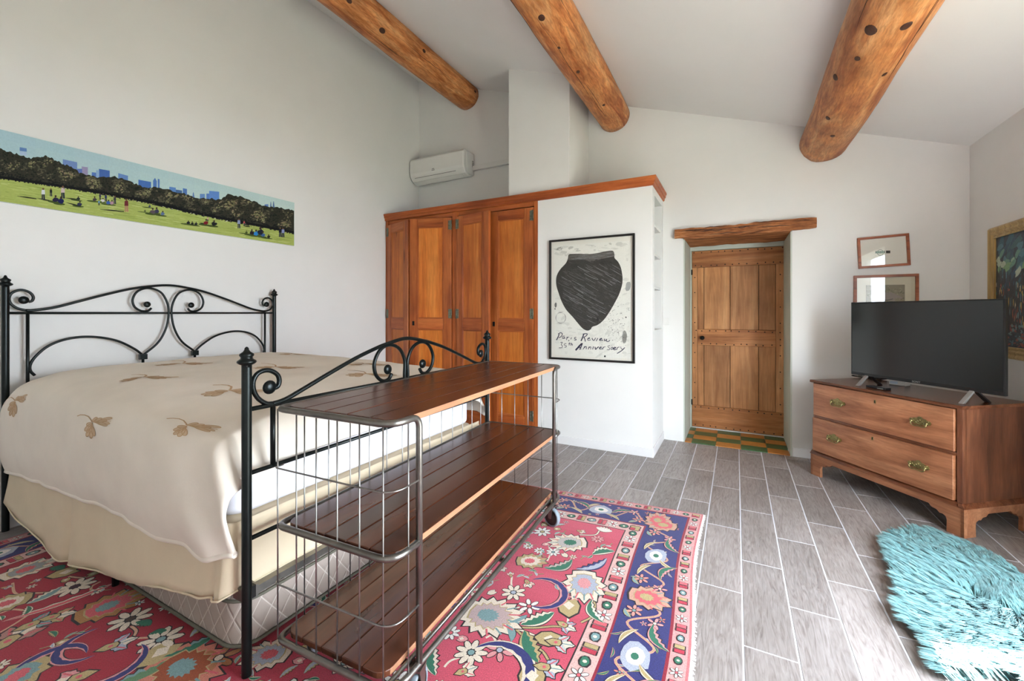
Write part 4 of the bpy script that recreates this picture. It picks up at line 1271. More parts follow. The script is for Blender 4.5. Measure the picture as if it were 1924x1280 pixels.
lily(atl(60, 860, .12), .12, dl(0, 900, 120, 820), S(170, 120, 110)); palmette(atl(150, 1120, .1), .11, 2.0, (TAN, TEAL, ROSE), 9); lily(atl(620, 1140, .08), .09, 1.0, PINK)
for V in ([(1030, 740), (1070, 780), (1030, 840), (950, 870)], [(950, 870), (1050, 840), (1170, 830)], [(100, 400), (110, 470), (150, 500), (120, 530)], [(170, 480), (300, 480), (420, 470), (520, 460)], [(0, 640), (100, 610), (220, 620)], [(0, 790), (120, 720), (240, 640)], [(720, 480), (720, 430), (790, 390)], [(540, 350), (640, 360), (730, 345)], [(960, 1120), (1100, 1060), (1200, 990)]):
    vine([zl(*p) for p in V], S(204, 160, 130), .010)
# fill the rest of the field the same way
random.seed(21)
tries = 0
while tries < 6000:
    tries += 1
    p = (random.uniform(.47, RW_ - .47), random.uniform(.47, RL_ - .47)); r = random.choice((.035, .045, .06, .08, .10))
    if any((p[0] - q[0]) ** 2 + (p[1] - q[1]) ** 2 < (r + rr * .72 + .004) ** 2 for q, rr in used): continue
    used.append((p, r)); a = random.uniform(0, 6.28); k = random.random()
    if r > .09: (palmette(p, r * .95, a, random.choice(((CREAM, PINK, GREEN), (TAN, ROSE, TEAL), (CREAM, LBLUE, ROSE))), 10) if k < .6 else crescent(p, r * .85, a))
    elif k < .35: daisy(p, r * .85, random.choice((CREAM, WHT, PINK)), random.choice((ROSE, TEAL, TAN)), 8)
    elif k < .7: leaf_(p, r * 1.9, r * .33, a, random.choice((GREEN, TEAL, LBLUE)), random.choice((CREAM, TAN)), .3)
    elif k < .85: lily(p, r * .85, a, random.choice((LBLUE, CREAM)))
    else: bud(p, r * .8, a)
# fine filling: small sprays between the large motifs
for _ in range(1500):
    p = (random.uniform(.42, RW_ - .42), random.uniform(.42, RL_ - .42))
    if any((p[0] - q[0]) ** 2 + (p[1] - q[1]) ** 2 < (rr * .85 + .016) ** 2 for q, rr in used): continue
    used.append((p, .026)); a = random.uniform(0, 6.28); k = random.random()
    if k < .35: daisy(p, random.uniform(.018, .026), random.choice((CREAM, WHT, PINK)), random.choice((TEAL, TAN, LBLUE)), 6, a, L0 - .5)
    elif k < .75:
        e = (p[0] + .06 * cos(a), p[1] + .06 * sin(a)); mm = (p[0] + .035 * cos(a + .5), p[1] + .035 * sin(a + .5))
        vine([p, mm, e], TAN, .004, L0 - 1.0); leaf_(e, .045, .010, a + .3, random.choice((GREEN, TEAL)), random.choice((CREAM, TAN)), .3, False, L0 - .5)
        leaf_(mm, .035, .008, a - .7, random.choice((GREEN, LBLUE)), CREAM, .3, False, L0 - .5)
    else: bud(p, .022, a, random.choice((TAN, CREAM, PINK)), L0 - .5)
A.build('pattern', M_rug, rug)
# body and white selvage
bd = MB()
def edge_pts(n=60):
    P = [(RW_ * (1 - i / n), 0) for i in range(n)][::-1]
    return [(0, RL_ * i / n) for i in range(n, 0, -1)] + [(RW_ * i / n, 0) for i in range(n)] + [(RW_, RL_ * i / n) for i in range(n)] + [(RW_ * (1 - i / n), RL_) for i in range(n)]
E = edge_pts()
bd.prism([tuple((rugM(a, b))[:2]) for a, b in E], .001, .0070, 'xy')
bd.build('woven_backing', plain('rug_backing', S(200, 170, 160), 0.95, 0, 0.1), rug)
fr = MB(); random.seed(9)
for k in range(420):
    b = RL_ * k / 420; p = rugM(0, b); q = p + Vector((random.uniform(.010, .019), random.uniform(-.004, .004), 0))
    fr.add([(p.x - .002, p.y - .0045, .006), (p.x - .002, p.y + .0045, .006), (q.x, q.y + .003, .002), (q.x, q.y - .003, .002)], [(0, 1, 2, 3)])
tag(fr.build('selvage', plain('white_selvage', S(226, 218, 212), 0.95, 0, 0.08), rug), None, None, None, 'stuff')
random.seed(7)
# ------------------------------------------------------------------ framed pictures
def framed(name, label, cat, C, U, V, N, wd, ht, fw, dp, fmat, group=None, profile=None, glass=True, backcol=None):
    """C: centre of the back of the frame on the wall; U right, V up, N into the room"""
    U, V, N = Vector(U).normalized(), Vector(V).normalized(), Vector(N).normalized()
    t = thing(name, label, cat, C, 0, group)
    def P(u, v, n): return U * u + V * v + N * n
    prof = profile or [(0, 0), (0, dp), (fw, dp), (fw, dp * .55), (fw, 0)]
    m = MB(); n = len(prof)
    cs_ = [(-1, -1), (1, -1), (1, 1), (-1, 1)]
    vs = []
    for sx, sy in cs_:
        for ins, d in prof: vs.append(P(sx * (wd / 2 - ins), sy * (ht / 2 - ins), d))
    fs = [(k * n + i, k * n + (i + 1) % n, ((k + 1) % 4) * n + (i + 1) % n, ((k + 1) % 4) * n + i) for k in range(4) for i in range(n)]
    m.add(vs, fs).build('frame', fmat, t, 0.0012, 1)
    a, b = wd / 2 - fw, ht / 2 - fw
    bk = MB().add([P(-a, -b, dp * .35), P(a, -b, dp * .35), P(a, b, dp * .35), P(-a, b, dp * .35)], [(0, 1, 2, 3)])
    bk.build('mount', backcol or plain(name + '_mount', S(228, 222, 212), 0.8, 0, 0.01), t)
    if glass:
        MB().add([P(-a, -b, dp * .62), P(a, -b, dp * .62), P(a, b, dp * .62), P(-a, b, dp * .62)], [(0, 1, 2, 3)]).build('glazing', M_glass, t)
    return t
M_print = art_mat('printed_paper', 0.75, 0.05, 90.0, 0, 0.2)
M_oil = art_mat('oil_paint', 0.35, 0.25, 160.0, 0.4, 0.5)

# poster -----------------------------------------------------------
p0, p1 = onY(1033.5, 452.5, YW), onY(1193.5, 683, YW)
pc = (p0 + p1) / 2
M_pblack = plain('black_lacquer_frame', S(20, 17, 15), 0.35, 0, 0.1)
po = framed('framed_poster', 'large black framed poster of a dark vessel on the closet wall', 'poster', (pc.x, YW, pc.z), (1, 0, 0), (0, 0, 1), (0, -1, 0), p1.x - p0.x, p0.z - p1.z, .019, .026, M_pblack)
YP = YW - .0105
PO = Vector(po.location)
def fpz(px, py, h):
    q = onY(px, py, YP); q.y -= h; return q - PO
A = Art(fpz, .0001)
def q5(x, y): return (1030 + x * .14061, 440 + y * .14061)
def q1(x, y): return (1035 + x * .08316, 610 + y * .08316)
A.poly([q5(78, 155), q5(1112, 85), (1184.5, 674.5), (1043, 667)], S(230, 226, 218), 1)
random.seed(12)
for k in range(300):     # mottled washes
    s = random.random(); t = random.random()
    x = lerp(1043, 1184, s); y = lerp(lerp(463, 455, s), lerp(665, 672, s), t)
    g = random.randint(214, 236)
    if t < .10 and random.random() < .5: g = random.randint(188, 212)
    A.ell((x, y), random.uniform(2, 9), random.uniform(.8, 3.4), random.uniform(-.6, .3), S(g, g - 4, g - 12), 2 + random.random() * 2, 9, .3)
for k in range(90):
    x = random.gauss(1160, 14); y = random.gauss(608, 22)
    if 1044 < x < 1183 and y < 665: A.ell((x, y), random.uniform(.25, .9), random.uniform(.25, .8), 0, S(70, 66, 62), 6, 7, .3)
for k in range(26):
    A.stroke([q5(90 + random.uniform(0, 90), 175 + random.uniform(0, 50)), q5(110 + random.uniform(0, 90), 165 + random.uniform(0, 60))], .25, S(110, 106, 100), 6)
# vessel
ves = [(275, 275), (330, 266), (420, 264), (540, 268), (650, 255), (760, 232), (840, 222), (872, 232), (885, 270), (888, 320), (930, 365), (965, 430), (985, 510), (995, 600), (985, 690), (950, 800), (900, 900), (820, 1040), (740, 1150), (660, 1215), (590, 1240), (570, 1272), (530, 1290), (480, 1275), (430, 1230), (330, 1110), (240, 1010), (180, 900), (140, 790), (110, 690), (106, 600), (125, 530), (170, 460), (235, 390), (262, 330)]
VS = spline([(*q5(*p), 0) for p in ves], 4, True)
A.poly([(p.x, p.y) for p in VS], S(50, 46, 43), 7)
def inside(x, y):
    c = False; n = len(ves)
    for i in range(n):
        (x1, y1), (x2, y2) = ves[i], ves[i - 1]
        if (y1 > y) != (y2 > y) and x < (x2 - x1) * (y - y1) / (y2 - y1) + x1: c = not c
    return c
A.poly([q5(*p) for p in ((275, 280), (420, 268), (540, 272), (650, 260), (840, 228), (880, 240), (880, 300), (700, 335), (600, 362), (560, 372), (470, 335), (360, 345), (262, 350))], S(92, 87, 81), 8)
for k in range(150):
    x = random.uniform(270, 860); y0 = interp(x, [(270, 300), (540, 300), (870, 255)]) + random.uniform(-22, 45)
    if inside(x, y0 + 10) and inside(x + 70, y0 - 4): A.stroke([q5(x, y0), q5(x + 40, y0 + random.uniform(-6, 6)), q5(x + 90, y0 - random.uniform(0, 14))], .22, S(*[random.choice((60, 120, 138))] * 3), 9)
for k in range(330):      # tonal patches in the dark glaze
    x, y = random.uniform(110, 990), random.uniform(330, 1270)
    if all(inside(x + dx, y + dy) for dx, dy in ((-45, 0), (45, 0), (0, 45), (0, -45))):
        g = random.randint(38, 66)
        A.ell(q5(x, y), random.uniform(2, 6), random.uniform(1, 3), .5, S(g, g - 3, g - 6), 8 + random.random() * .9, 9, .25)
for k in range(120):       # scratched diagonal lines
    x, y = random.uniform(130, 900), random.uniform(400, 1180)
    L_ = random.uniform(50, 230); c_ = random.uniform(.0, .18)
    pts = []
    for i in range(7):
        t = i / 6; xx = x + L_ * t; yy = y + L_ * (.62 - c_ * t) * t * 1.0
        if not inside(xx, yy): break
        pts.append(q5(xx, yy))
    if len(pts) > 2: A.stroke(pts, random.uniform(.16, .42), S(*[random.choice((96, 120, 150, 178))] * 3), 10)
A.stroke([q5(658, 1205), q5(660, 1110)], 1.2, S(14, 12, 12), 11); A.stroke([q5(640, 1150), q5(680, 1148)], 3.0, S(14, 12, 12), 11); A.poly([q5(645, 1140), q5(660, 1105), q5(675, 1140)], S(14, 12, 12), 11)
ring_ = [(1030 + (168 + 66 * cos(a * pi / 14)) * .14061, 440 + (1120 + 72 * sin(a * pi / 14)) * .14061) for a in range(29)]
A.stroke(ring_, [.5 + .35 * sin(i) for i in range(29)], S(70, 68, 66), 11)
for (x, y, a_, b_, g) in ((1068, 700, 5, 10, 158), (1655, 0, 0, 0, 0), (100, 945, 2.4, 5, 110), (92, 1000, 1, 1.4, 50), (1040, 1112, 1.4, 1.5, 60)):
    if g: A.ell(q5(x, y), a_, b_, .1, S(g, g - 2, g - 6), 5, 12, .2)
A.stroke([q5(1075, 990), q5(1070, 1020), q5(1090, 1018)], .5, S(50, 48, 46), 8)
for (x, y, a_, b_, g) in ((1665, 270, 4.6, 12, 150), (1668, 300, 3.5, 9, 138)): A.ell(q1(x, y), a_, b_, .05, S(g, g - 2, g - 8), 5 + a_ * .01, 16, .12)
for k in range(26): 
    a = random.uniform(0, 6.28); A.stroke([q1(1665, 330), q1(1665 + 120 * cos(a), 330 + 100 * sin(a))], .22, S(150, 146, 140), 5.5)
A.ell(q1(1222, 718), 1.7, 1.9, 0, S(52, 52, 56), 9, 12); A.ell(q1(405, 362), 1.1, 1.2, 0, S(96, 96, 100), 9, 9); A.ell(q1(1390, 122), .7, 1.1, .3, S(60, 58, 60), 9, 8)
# handwriting
INK, INK2 = S(46, 46, 72), S(84, 82, 92)
def wr(pts, wd=1.1, col=INK, smoothp=True):
    P = [(*q1(*p), 0) for p in pts]
    P = spline(P, 5) if (smoothp and len(P) > 2) else [Vector(p) for p in P]
    A.stroke([(p.x, p.y) for p in P], wd * 1.2, col, 12)
wr([(190, 215), (165, 280), (128, 352)], 1.5); wr([(165, 215), (215, 186), (258, 205), (240, 265), (180, 300)], 1.2)                       # P
wr([(310, 258), (275, 265), (262, 305), (285, 318), (308, 275), (300, 312), (330, 308)], .9)                                               # a
wr([(372, 275), (360, 318), (352, 350)], 1.0); wr([(362, 315), (385, 288), (415, 283)], .9)                                                # r
wr([(468, 292), (450, 335)], 1.0)                                                                                                          # i
wr([(575, 288), (545, 292), (536, 318), (572, 332), (565, 352), (525, 350)], 1.0)                                                          # s
wr([(745, 215), (715, 300), (682, 372)], 1.9); wr([(722, 218), (770, 206), (822, 212), (800, 255), (740, 290)], 1.3); wr([(745, 288), (770, 330), (778, 385)], 1.3)   # R
wr([(832, 325), (880, 312), (868, 295), (832, 325), (842, 355), (905, 345)], 1.0)                                                          # e
wr([(930, 300), (952, 350), (985, 350), (1010, 300)], 1.2)                                                                                 # v
wr([(1062, 305), (1025, 375)], 1.2)                                                                                                        # i
wr([(1095, 345), (1150, 325), (1140, 310), (1105, 335), (1110, 362), (1185, 350)], 1.1)                                                    # e
wr([(1215, 320), (1212, 365), (1245, 355), (1262, 328), (1255, 372), (1300, 382), (1335, 352)], 1.2)                                       # w
wr([(215, 405), (262, 402), (235, 450), (265, 490), (240, 522), (182, 525)], .9, INK2)                                                     # 3
wr([(352, 430), (312, 435), (305, 465), (350, 480), (345, 508), (305, 515)], .9, INK2)                                                     # 5
wr([(425, 405), (412, 472)], .9); wr([(398, 430), (450, 428)], .9); wr([(472, 412), (448, 475), (465, 445), (490, 448), (480, 478)], .9)   # th
wr([(700, 430), (640, 490), (560, 582)], 2.5); wr([(680, 440), (712, 428), (690, 490), (655, 568)], 1.5); wr([(620, 525), (672, 510)], 1.2)   # A
wr([(770, 490), (735, 555)], 1.1); wr([(748, 530), (785, 498), (805, 510), (798, 555)], 1.0)                                               # n
wr([(868, 498), (845, 560)], 1.1); wr([(852, 535), (890, 505), (905, 515), (900, 560)], 1.0)                                               # n
wr([(965, 495), (945, 560)], 1.2)                                                                                                          # i
wr([(1000, 505), (1012, 560), (1060, 515), (1085, 505)], 1.5)                                                                              # v
wr([(1090, 540), (1140, 520), (1130, 502), (1098, 530), (1110, 555), (1170, 545)], 1.0)                                                    # e
wr([(1185, 505), (1172, 562)], 1.0); wr([(1176, 535), (1205, 508), (1235, 500)], .9)                                                       # r
wr([(1335, 475), (1300, 480), (1292, 505), (1332, 540), (1318, 570), (1268, 565)], .9, INK2)                                               # s
wr([(1400, 515), (1368, 520), (1360, 560), (1395, 555), (1408, 520), (1412, 560)], 1.0)                                                    # a
wr([(1420, 545), (1465, 525), (1450, 515), (1422, 540), (1430, 570), (1480, 560)], 1.3)                                                    # e
wr([(1505, 515), (1490, 570)], 1.1); wr([(1495, 540), (1520, 515), (1550, 510)], 1.0)                                                      # r
wr([(1580, 500), (1595, 550), (1640, 555)], .9); wr([(1672, 520), (1600, 590), (1495, 655)], 1.3)                                          # y
A.build('print', M_print, po)

# two small pictures behind the television --------------------------
c_ = [onY(*p, YB) for p in ((1610.5, 447), (1706, 438.5), (1709.5, 499), (1613.5, 506.5))]
C = sum(c_, Vector()) / 4
U = ((c_[1] - c_[0]) + (c_[2] - c_[3])).normalized(); V = Vector((-U.z, 0, U.x))
s1 = framed('small_picture', 'small crooked brown framed picture with a tiny green emblem, above the horse picture', 'picture', (C.x, YB, C.z), U, V, (0, -1, 0), .335, .262, .019, .018, M_frame_br, 'brown framed pictures')
O1 = Vector(s1.location)
A = Art(lambda px, py, h: onY(px, py, YB - .0075 - h) - O1, .0001)
def r3(x, y): return (1600 + x * .10938, 430 + y * .10938)
A.ell(r3(495, 410), 6.4, 5.9, 0, S(50, 60, 58), 1, 24); A.ell(r3(495, 410), 5.4, 5.0, 0, S(228, 224, 214), 2, 24)
A.poly([r3(408, 385), r3(575, 378), r3(575, 420), r3(408, 424)], S(62, 92, 80), 3); A.poly([r3(592, 376), r3(665, 375), r3(665, 420), r3(592, 421)], S(62, 54, 48), 3)
for k in range(9): A.ell(r3(425 + k * 17, 400), 1.2, 1.6, 0, S(96, 140, 118) if k % 2 else S(34, 44, 44), 4, 8, .3)
A.stroke([r3(400, 468), r3(430, 466)], .4, S(150, 150, 150), 3)
A.build('emblem', M_print, s1)
a0, a1 = onY(1603.5, 517.5, YB), onY(1725.5, 515.5, YB)
hh = .36
s2 = framed('small_picture', 'brown framed horse photograph partly hidden by the television', 'picture', ((a0.x + a1.x) / 2, YB, (a0.z + a1.z) / 2 - hh / 2), (1, 0, 0), (0, 0, 1), (0, -1, 0), a1.x - a0.x, hh, .021, .018, M_frame_br, 'brown framed pictures', backcol=plain('cream_mount', S(206, 196, 174), 0.85, 0, 0.02))
O2 = Vector(s2.location)
A = Art(lambda px, py, h: onY(px, py, YB - .0075 - h) - O2, .0001)
A.poly([r3(247, 970), r3(915, 960), r3(915, 1900), r3(247, 1900)], S(138, 128, 108), 1)
random.seed(3)
for k in range(200):
    g = random.randint(92, 170); A.ell(r3(random.uniform(262, 900), random.uniform(985, 1300)), random.uniform(.6, 2.2), random.uniform(.4, 1.2), random.uniform(-.5, .5), S(g, g - 8, g - 34), 2, 7, .3)
body = [(470, 1110), (560, 1095), (660, 1090), (720, 1105), (770, 1130), (840, 1165), (880, 1190), (860, 1205), (800, 1190), (750, 1190), (735, 1260), (730, 1420), (705, 1420), (700, 1240), (560, 1230), (520, 1250), (515, 1420), (490, 1420), (485, 1240), (468, 1180)]
A.poly([r3(*p) for p in body], S(150, 134, 126), 4)
A.stroke([r3(500, 1215), r3(610, 1228), r3(710, 1205)], 1.2, S(70, 60, 56), 5)
A.build('photograph', M_print, s2)

# oil painting on the right-hand wall --------------------------------
g0 = onX(1866, 430, XR)
zt_, zb_ = g0.z, onX(1895, 673, XR).z
yl, yr = g0.y, 3.42
prof = [(0, 0), (0, .022), (.012, .034), (.03, .026), (.045, .032), (.058, .020), (.066, .020), (.066, .026), (.078, .026), (.078, 0)]
op = framed('oil_painting', 'gilt framed dark blue night city painting on the right wall', 'painting', (XR, (yl + yr) / 2, (zt_ + zb_) / 2), (0, -1, 0), (0, 0, 1), (-1, 0, 0), yl - yr, zt_ - zb_, .078, .04, M_gilt, None, prof, False, plain('canvas', S(30, 36, 48), 0.6))
O3 = Vector(op.location)
iw, ih = (yl - yr) / 2 - .078, (zt_ - zb_) / 2 - .078
A = Art(lambda u, v, h: Vector((-.0145 - h, -u, v)), .00022)
random.seed(17)
def blob(u, v, a, b, r, col, l):
    if abs(u) + a < iw and abs(v) + b < ih: A.ell((u, v), a, b, r, col, l, 9, .3)
A.poly([(-iw, -ih), (iw, -ih), (iw, ih), (-iw, ih)], S(24, 40, 58), 0)
for k in range(300):      # sky
    v = random.uniform(.0, ih); u = random.uniform(-iw, iw); t = v / ih
    c = random.choice(((18, 42, 70), (22, 60, 88), (14, 28, 48), (30, 84, 100), (40, 88, 92)))
    blob(u, v, random.uniform(.03, .09), random.uniform(.015, .035), random.uniform(.3, 1.2), S(*c), 1 + random.random() * 2)
for k in range(60):      # pale clouds
    u = random.uniform(-iw, iw); v = random.gauss(.22 - .12 * abs(u), .05)
    c = random.choice(((150, 178, 150), (176, 190, 168), (96, 140, 120), (120, 160, 110), (70, 116, 130)))
    blob(u, v, random.uniform(.02, .06), random.uniform(.012, .028), random.uniform(.2, .9), S(*c), 4 + random.random())
for k in range(520):      # towers and lights
    u = random.uniform(-iw, iw); v = random.uniform(-ih * .72, .09 + .04 * sin(u * 17))
    c = random.choice(((14, 14, 20), (20, 20, 28), (30, 26, 30), (40, 50, 60), (12, 18, 30)))
    blob(u, v, random.uniform(.004, .014), random.uniform(.02, .06), 0, S(*c), 5 + random.random())
for k in range(230):
    u = random.uniform(-iw, iw); v = random.uniform(-ih * .7, .05)
    c = random.choice(((190, 84, 50), (206, 170, 80), (120, 160, 170), (150, 60, 70), (200, 190, 160), (70, 120, 140), (60, 130, 110)))
    blob(u, v, random.uniform(.002, .006), random.uniform(.006, .026), 0, S(*c), 7 + random.random())
for k in range(240):
    u = random.uniform(-iw, iw); v = random.uniform(-ih, -ih * .62)
    c = random.choice(((30, 54, 70), (70, 110, 116), (20, 30, 44), (110, 140, 140), (150, 70, 60)))
    blob(u, v, random.uniform(.008, .024), random.uniform(.004, .012), random.uniform(-.3, .3), S(*c), 7 + random.random())
A.build('paint', M_oil, op)

# panorama over the bed ----------------------------------------------
PX = XL + .024
tl, br = onX(0, 243, PX), onX(553, 462, PX)
ya, yb_ = .60, onX(553, 420, PX).y
zt_, zb_ = tl.z, br.z
pn = thing('panorama_print', 'long unframed panorama of people on a park lawn, above the bed', 'picture', (XL, (ya + yb_) / 2, (zt_ + zb_) / 2))
O4 = Vector(pn.location)
MB().box(.001, .0235, ya - O4.y, yb_ - O4.y, zb_ - O4.z, zt_ - O4.z).build('panel', plain('white_panel_edge', S(206, 214, 204), 0.6), pn)
A = Art(lambda px, py, h: onX(px, py, PX) + Vector((h, 0, 0)) - O4, .00018)
def z7(x, y): return (x * .29106, 230 + y * .29106)
def pa(yy, zz):     # plane -> pixel
    p = Vector((PX, yy, zz)); d = -p.x * sY + p.y * cY; l = p.x * cY + p.y * sY
    return (CX + F * l / d, HY - F * (p.z - EYE) / d)
A.poly([pa(ya, zb_), pa(yb_, zb_), pa(yb_, zt_), pa(ya, zt_)], S(186, 212, 214), 0)
for i in range(12):      # the print's pale sky gets lighter to the right and to the skyline
    y0, y1 = lerp(ya, yb_, i / 12), lerp(ya, yb_, (i + 1) / 12); t = i / 11
    for k in range(4):
        zz0, zz1 = lerp(zb_ + .2, zt_, k / 4), lerp(zb_ + .2, zt_, (k + 1) / 4)
        A.poly([pa(y0, zz0), pa(y1, zz0), pa(y1, zz1), pa(y0, zz1)], S(int(lerp(166, 192, t) + 8 - 3 * k), int(lerp(196, 214, t) + 5 - 2 * k), int(lerp(204, 208, t))), 1)
blu = [((127, 160), (172, 168), (172, 190), (127, 184), (96, 130, 180)), ((127, 186), (172, 192), (172, 215), (127, 210), (170, 190, 214)), ((405, 238), (498, 258), (498, 330), (405, 320), (112, 138, 188)), ((498, 300), (530, 300), (530, 345), (498, 340), (96, 116, 180)), ((527, 285), (567, 290), (567, 345), (527, 340), (150, 142, 176)), ((592, 322), (620, 325), (620, 365), (592, 360), (84, 116, 180)), ((620, 308), (640, 312), (640, 365), (620, 362), (140, 172, 206)), ((638, 300), (708, 312), (708, 375), (638, 368), (70, 104, 170)), ((763, 328), (826, 345), (826, 400), (763, 390), (104, 138, 194)), ((826, 378), (860, 386), (860, 410), (826, 405), (96, 130, 190)), ((893, 370), (975, 385), (975, 440), (893, 430), (72, 112, 180)), ((988, 375), (1012, 378), (1012, 440), (988, 438), (84, 122, 184)), ((1018, 365), (1030, 367), (1030, 440), (1018, 440), (84, 122, 184)), ((1093, 415), (1135, 422), (1135, 455), (1093, 450), (96, 136, 196)), ((1135, 434), (1175, 440), (1175, 465), (1135, 458), (72, 104, 150)), ((1180, 425), (1207, 430), (1207, 485), (1180, 480), (84, 122, 186)), ((1246, 452), (1250, 452), (1262, 520), (1236, 520), (96, 128, 180)), ((1290, 462), (1322, 462), (1322, 520), (1290, 520), (104, 142, 196)), ((1332, 460), (1350, 460), (1350, 520), (1332, 520), (90, 126, 190)), ((1350, 442), (1415, 448), (1415, 520), (1350, 520), (96, 138, 204)), ((1708, 530), (1732, 528), (1732, 560), (1708, 560), (96, 130, 190)), ((1747, 512), (1749, 512), (1755, 560), (1741, 560), (90, 116, 160)), ((1764, 510), (1767, 510), (1775, 560), (1758, 560), (90, 116, 160))]
for b in blu: A.poly([z7(*p) for p in b[:4]], S(*b[4]), 3)
A.poly([z7(988, 376), z7(1000, 358), z7(1012, 379)], S(84, 122, 184), 3)
ttop = [(-430, 120), (-300, 90), (-180, 140), (-60, 165), (0, 170), (60, 190), (130, 210), (200, 235), (250, 222), (290, 215), (340, 235), (400, 265), (460, 285), (520, 330), (580, 340), (640, 360), (730, 345), (800, 370), (880, 400), (940, 425), (1000, 415), (1100, 440), (1190, 460), (1260, 490), (1340, 490), (1420, 500), (1470, 465), (1550, 480), (1640, 510), (1700, 545), (1780, 545), (1850, 560), (1898, 572)]
gtop = [(-430, 300), (0, 362), (350, 412), (700, 470), (1000, 530), (1250, 590), (1600, 660), (1898, 718)]
rng = random.Random(31)
tt = []
for (x0, y0), (x1, y1) in zip(ttop, ttop[1:]):
    for k in range(6): tt.append((lerp(x0, x1, k / 6), lerp(y0, y1, k / 6) + rng.uniform(-7, 7)))
tt.append(ttop[-1])
x_lo = pa(ya, 2.2)[0] / .29106 + 2
tt = [p for p in tt if p[0] > x_lo]
def gy(x): return interp(x, gtop)
def ty_(x): return interp(x, ttop)
gr_ = [(x, gy(x)) for x in [p[0] for p in tt]]
for i in range(len(tt) - 1):
    A.poly([z7(*tt[i]), z7(*tt[i + 1]), z7(tt[i + 1][0], gr_[i + 1][1] + 6), z7(tt[i][0], gr_[i][1] + 6)], S(50, 50, 40), 4)
xb = [p[0] for p in tt]
def yb7(x):
    return (pa(onX(*z7(x, 400), PX).y, zb_ + .0)[1] - 230) / .29106
for i in range(len(xb) - 1):
    A.poly([z7(xb[i], gy(xb[i])), z7(xb[i + 1], gy(xb[i + 1])), z7(xb[i + 1], yb7(xb[i + 1])), z7(xb[i], yb7(xb[i]))], S(166, 178, 96), 4.0)
for k in range(360):
    x = rng.uniform(x_lo + 62, 1838); t = rng.random() ** 1.3; y = lerp(gy(x) + 12, yb7(x) - 10, t)
    c = rng.choice(((176, 188, 108), (156, 170, 86), (184, 194, 120), (148, 162, 82)))
    A.ell(z7(x, y), rng.uniform(4, 16), rng.uniform(.4, 1.1), .16, S(*c), 5 + rng.random(), 8, .2)
# crowns: rounded clumps of leaves, each dabbed from dark base to light side
for k in range(2600):
    x = rng.uniform(x_lo + 16, 1884); t = rng.random(); y = lerp(ty_(x) + 8, gy(x) - 8, t)
    cl = noise.noise(Vector((x * .011, y * .016, 3.0))) + .35 * noise.noise(Vector((x * .03, y * .04, 8.0)))
    if t > .82: c = (26, 26, 26)
    elif cl > .22: c = rng.choice(((140, 136, 100), (124, 120, 84), (108, 106, 74), (136, 118, 94)))
    elif cl > -.02: c = rng.choice(((88, 86, 66), (78, 74, 60), (96, 88, 70)))
    else: c = rng.choice(((40, 42, 34), (30, 32, 28), (50, 48, 40)))
    A.ell(z7(x, y), rng.uniform(.9, 2.6), rng.uniform(.7, 1.8), rng.uniform(-.5, .5), S(*c), 6 + rng.random() * 4, 7, .3)
for i in range(len(xb) - 1):
    A.poly([z7(xb[i], gy(xb[i]) - 16), z7(xb[i + 1], gy(xb[i + 1]) - 16), z7(xb[i + 1], gy(xb[i + 1]) + 1), z7(xb[i], gy(xb[i]) + 1)], S(20, 20, 22), 11)
def person(x, y, h, shirt, legs=(36, 40, 60), w=.26):
    A.poly([z7(x - h * w * .5, y), z7(x - h * w * .1, y), z7(x - h * .02, y - h * .5), z7(x - h * w * .45, y - h * .5)], S(*legs), 13)
    A.poly([z7(x + h * w * .1, y), z7(x + h * w * .6, y), z7(x + h * w * .45, y - h * .5), z7(x, y - h * .5)], S(*legs), 13)
    A.poly([z7(x - h * w * .6, y - h * .46), z7(x + h * w * .6, y - h * .46), z7(x + h * w * .5, y - h * .84), z7(x - h * w * .5, y - h * .84)], S(*shirt), 14)
    A.ell(z7(x, y - h * .92), h * .09 * .29, h * .09 * .29, 0, S(110, 80, 62), 14, 8)
def sitter(x, y, h, c, shadow=40):
    A.ell(z7(x - shadow * .3, y + 2), shadow * .29, h * .05, .12, S(70, 86, 36), 12, 10)
    A.ell(z7(x, y - h * .3), h * .45 * .29, h * .34 * .29, 0, S(*c), 13, 10, .2); A.ell(z7(x, y - h * .78), h * .16 * .29, h * .18 * .29, 0, S(70, 52, 44), 14, 8)
for a in ((278, 500, 76, (206, 210, 214)), (405, 492, 82, (206, 186, 184)), (328, 478, 52, (26, 28, 34)), (645, 500, 40, (40, 44, 70)), (682, 512, 48, (38, 48, 96)), (740, 528, 54, (60, 60, 66)), (815, 578, 84, (110, 44, 50), (176, 130, 104)), (1541, 684, 62, (150, 160, 196)), (1340, 640, 30, (206, 150, 150)), (1808, 740, 62, (26, 28, 36)), (1826, 742, 60, (140, 150, 196)), (1575, 668, 34, (196, 90, 90)), (1315, 612, 22, (60, 50, 50)), (638, 536, 34, (110, 160, 196))):
    person(*a)
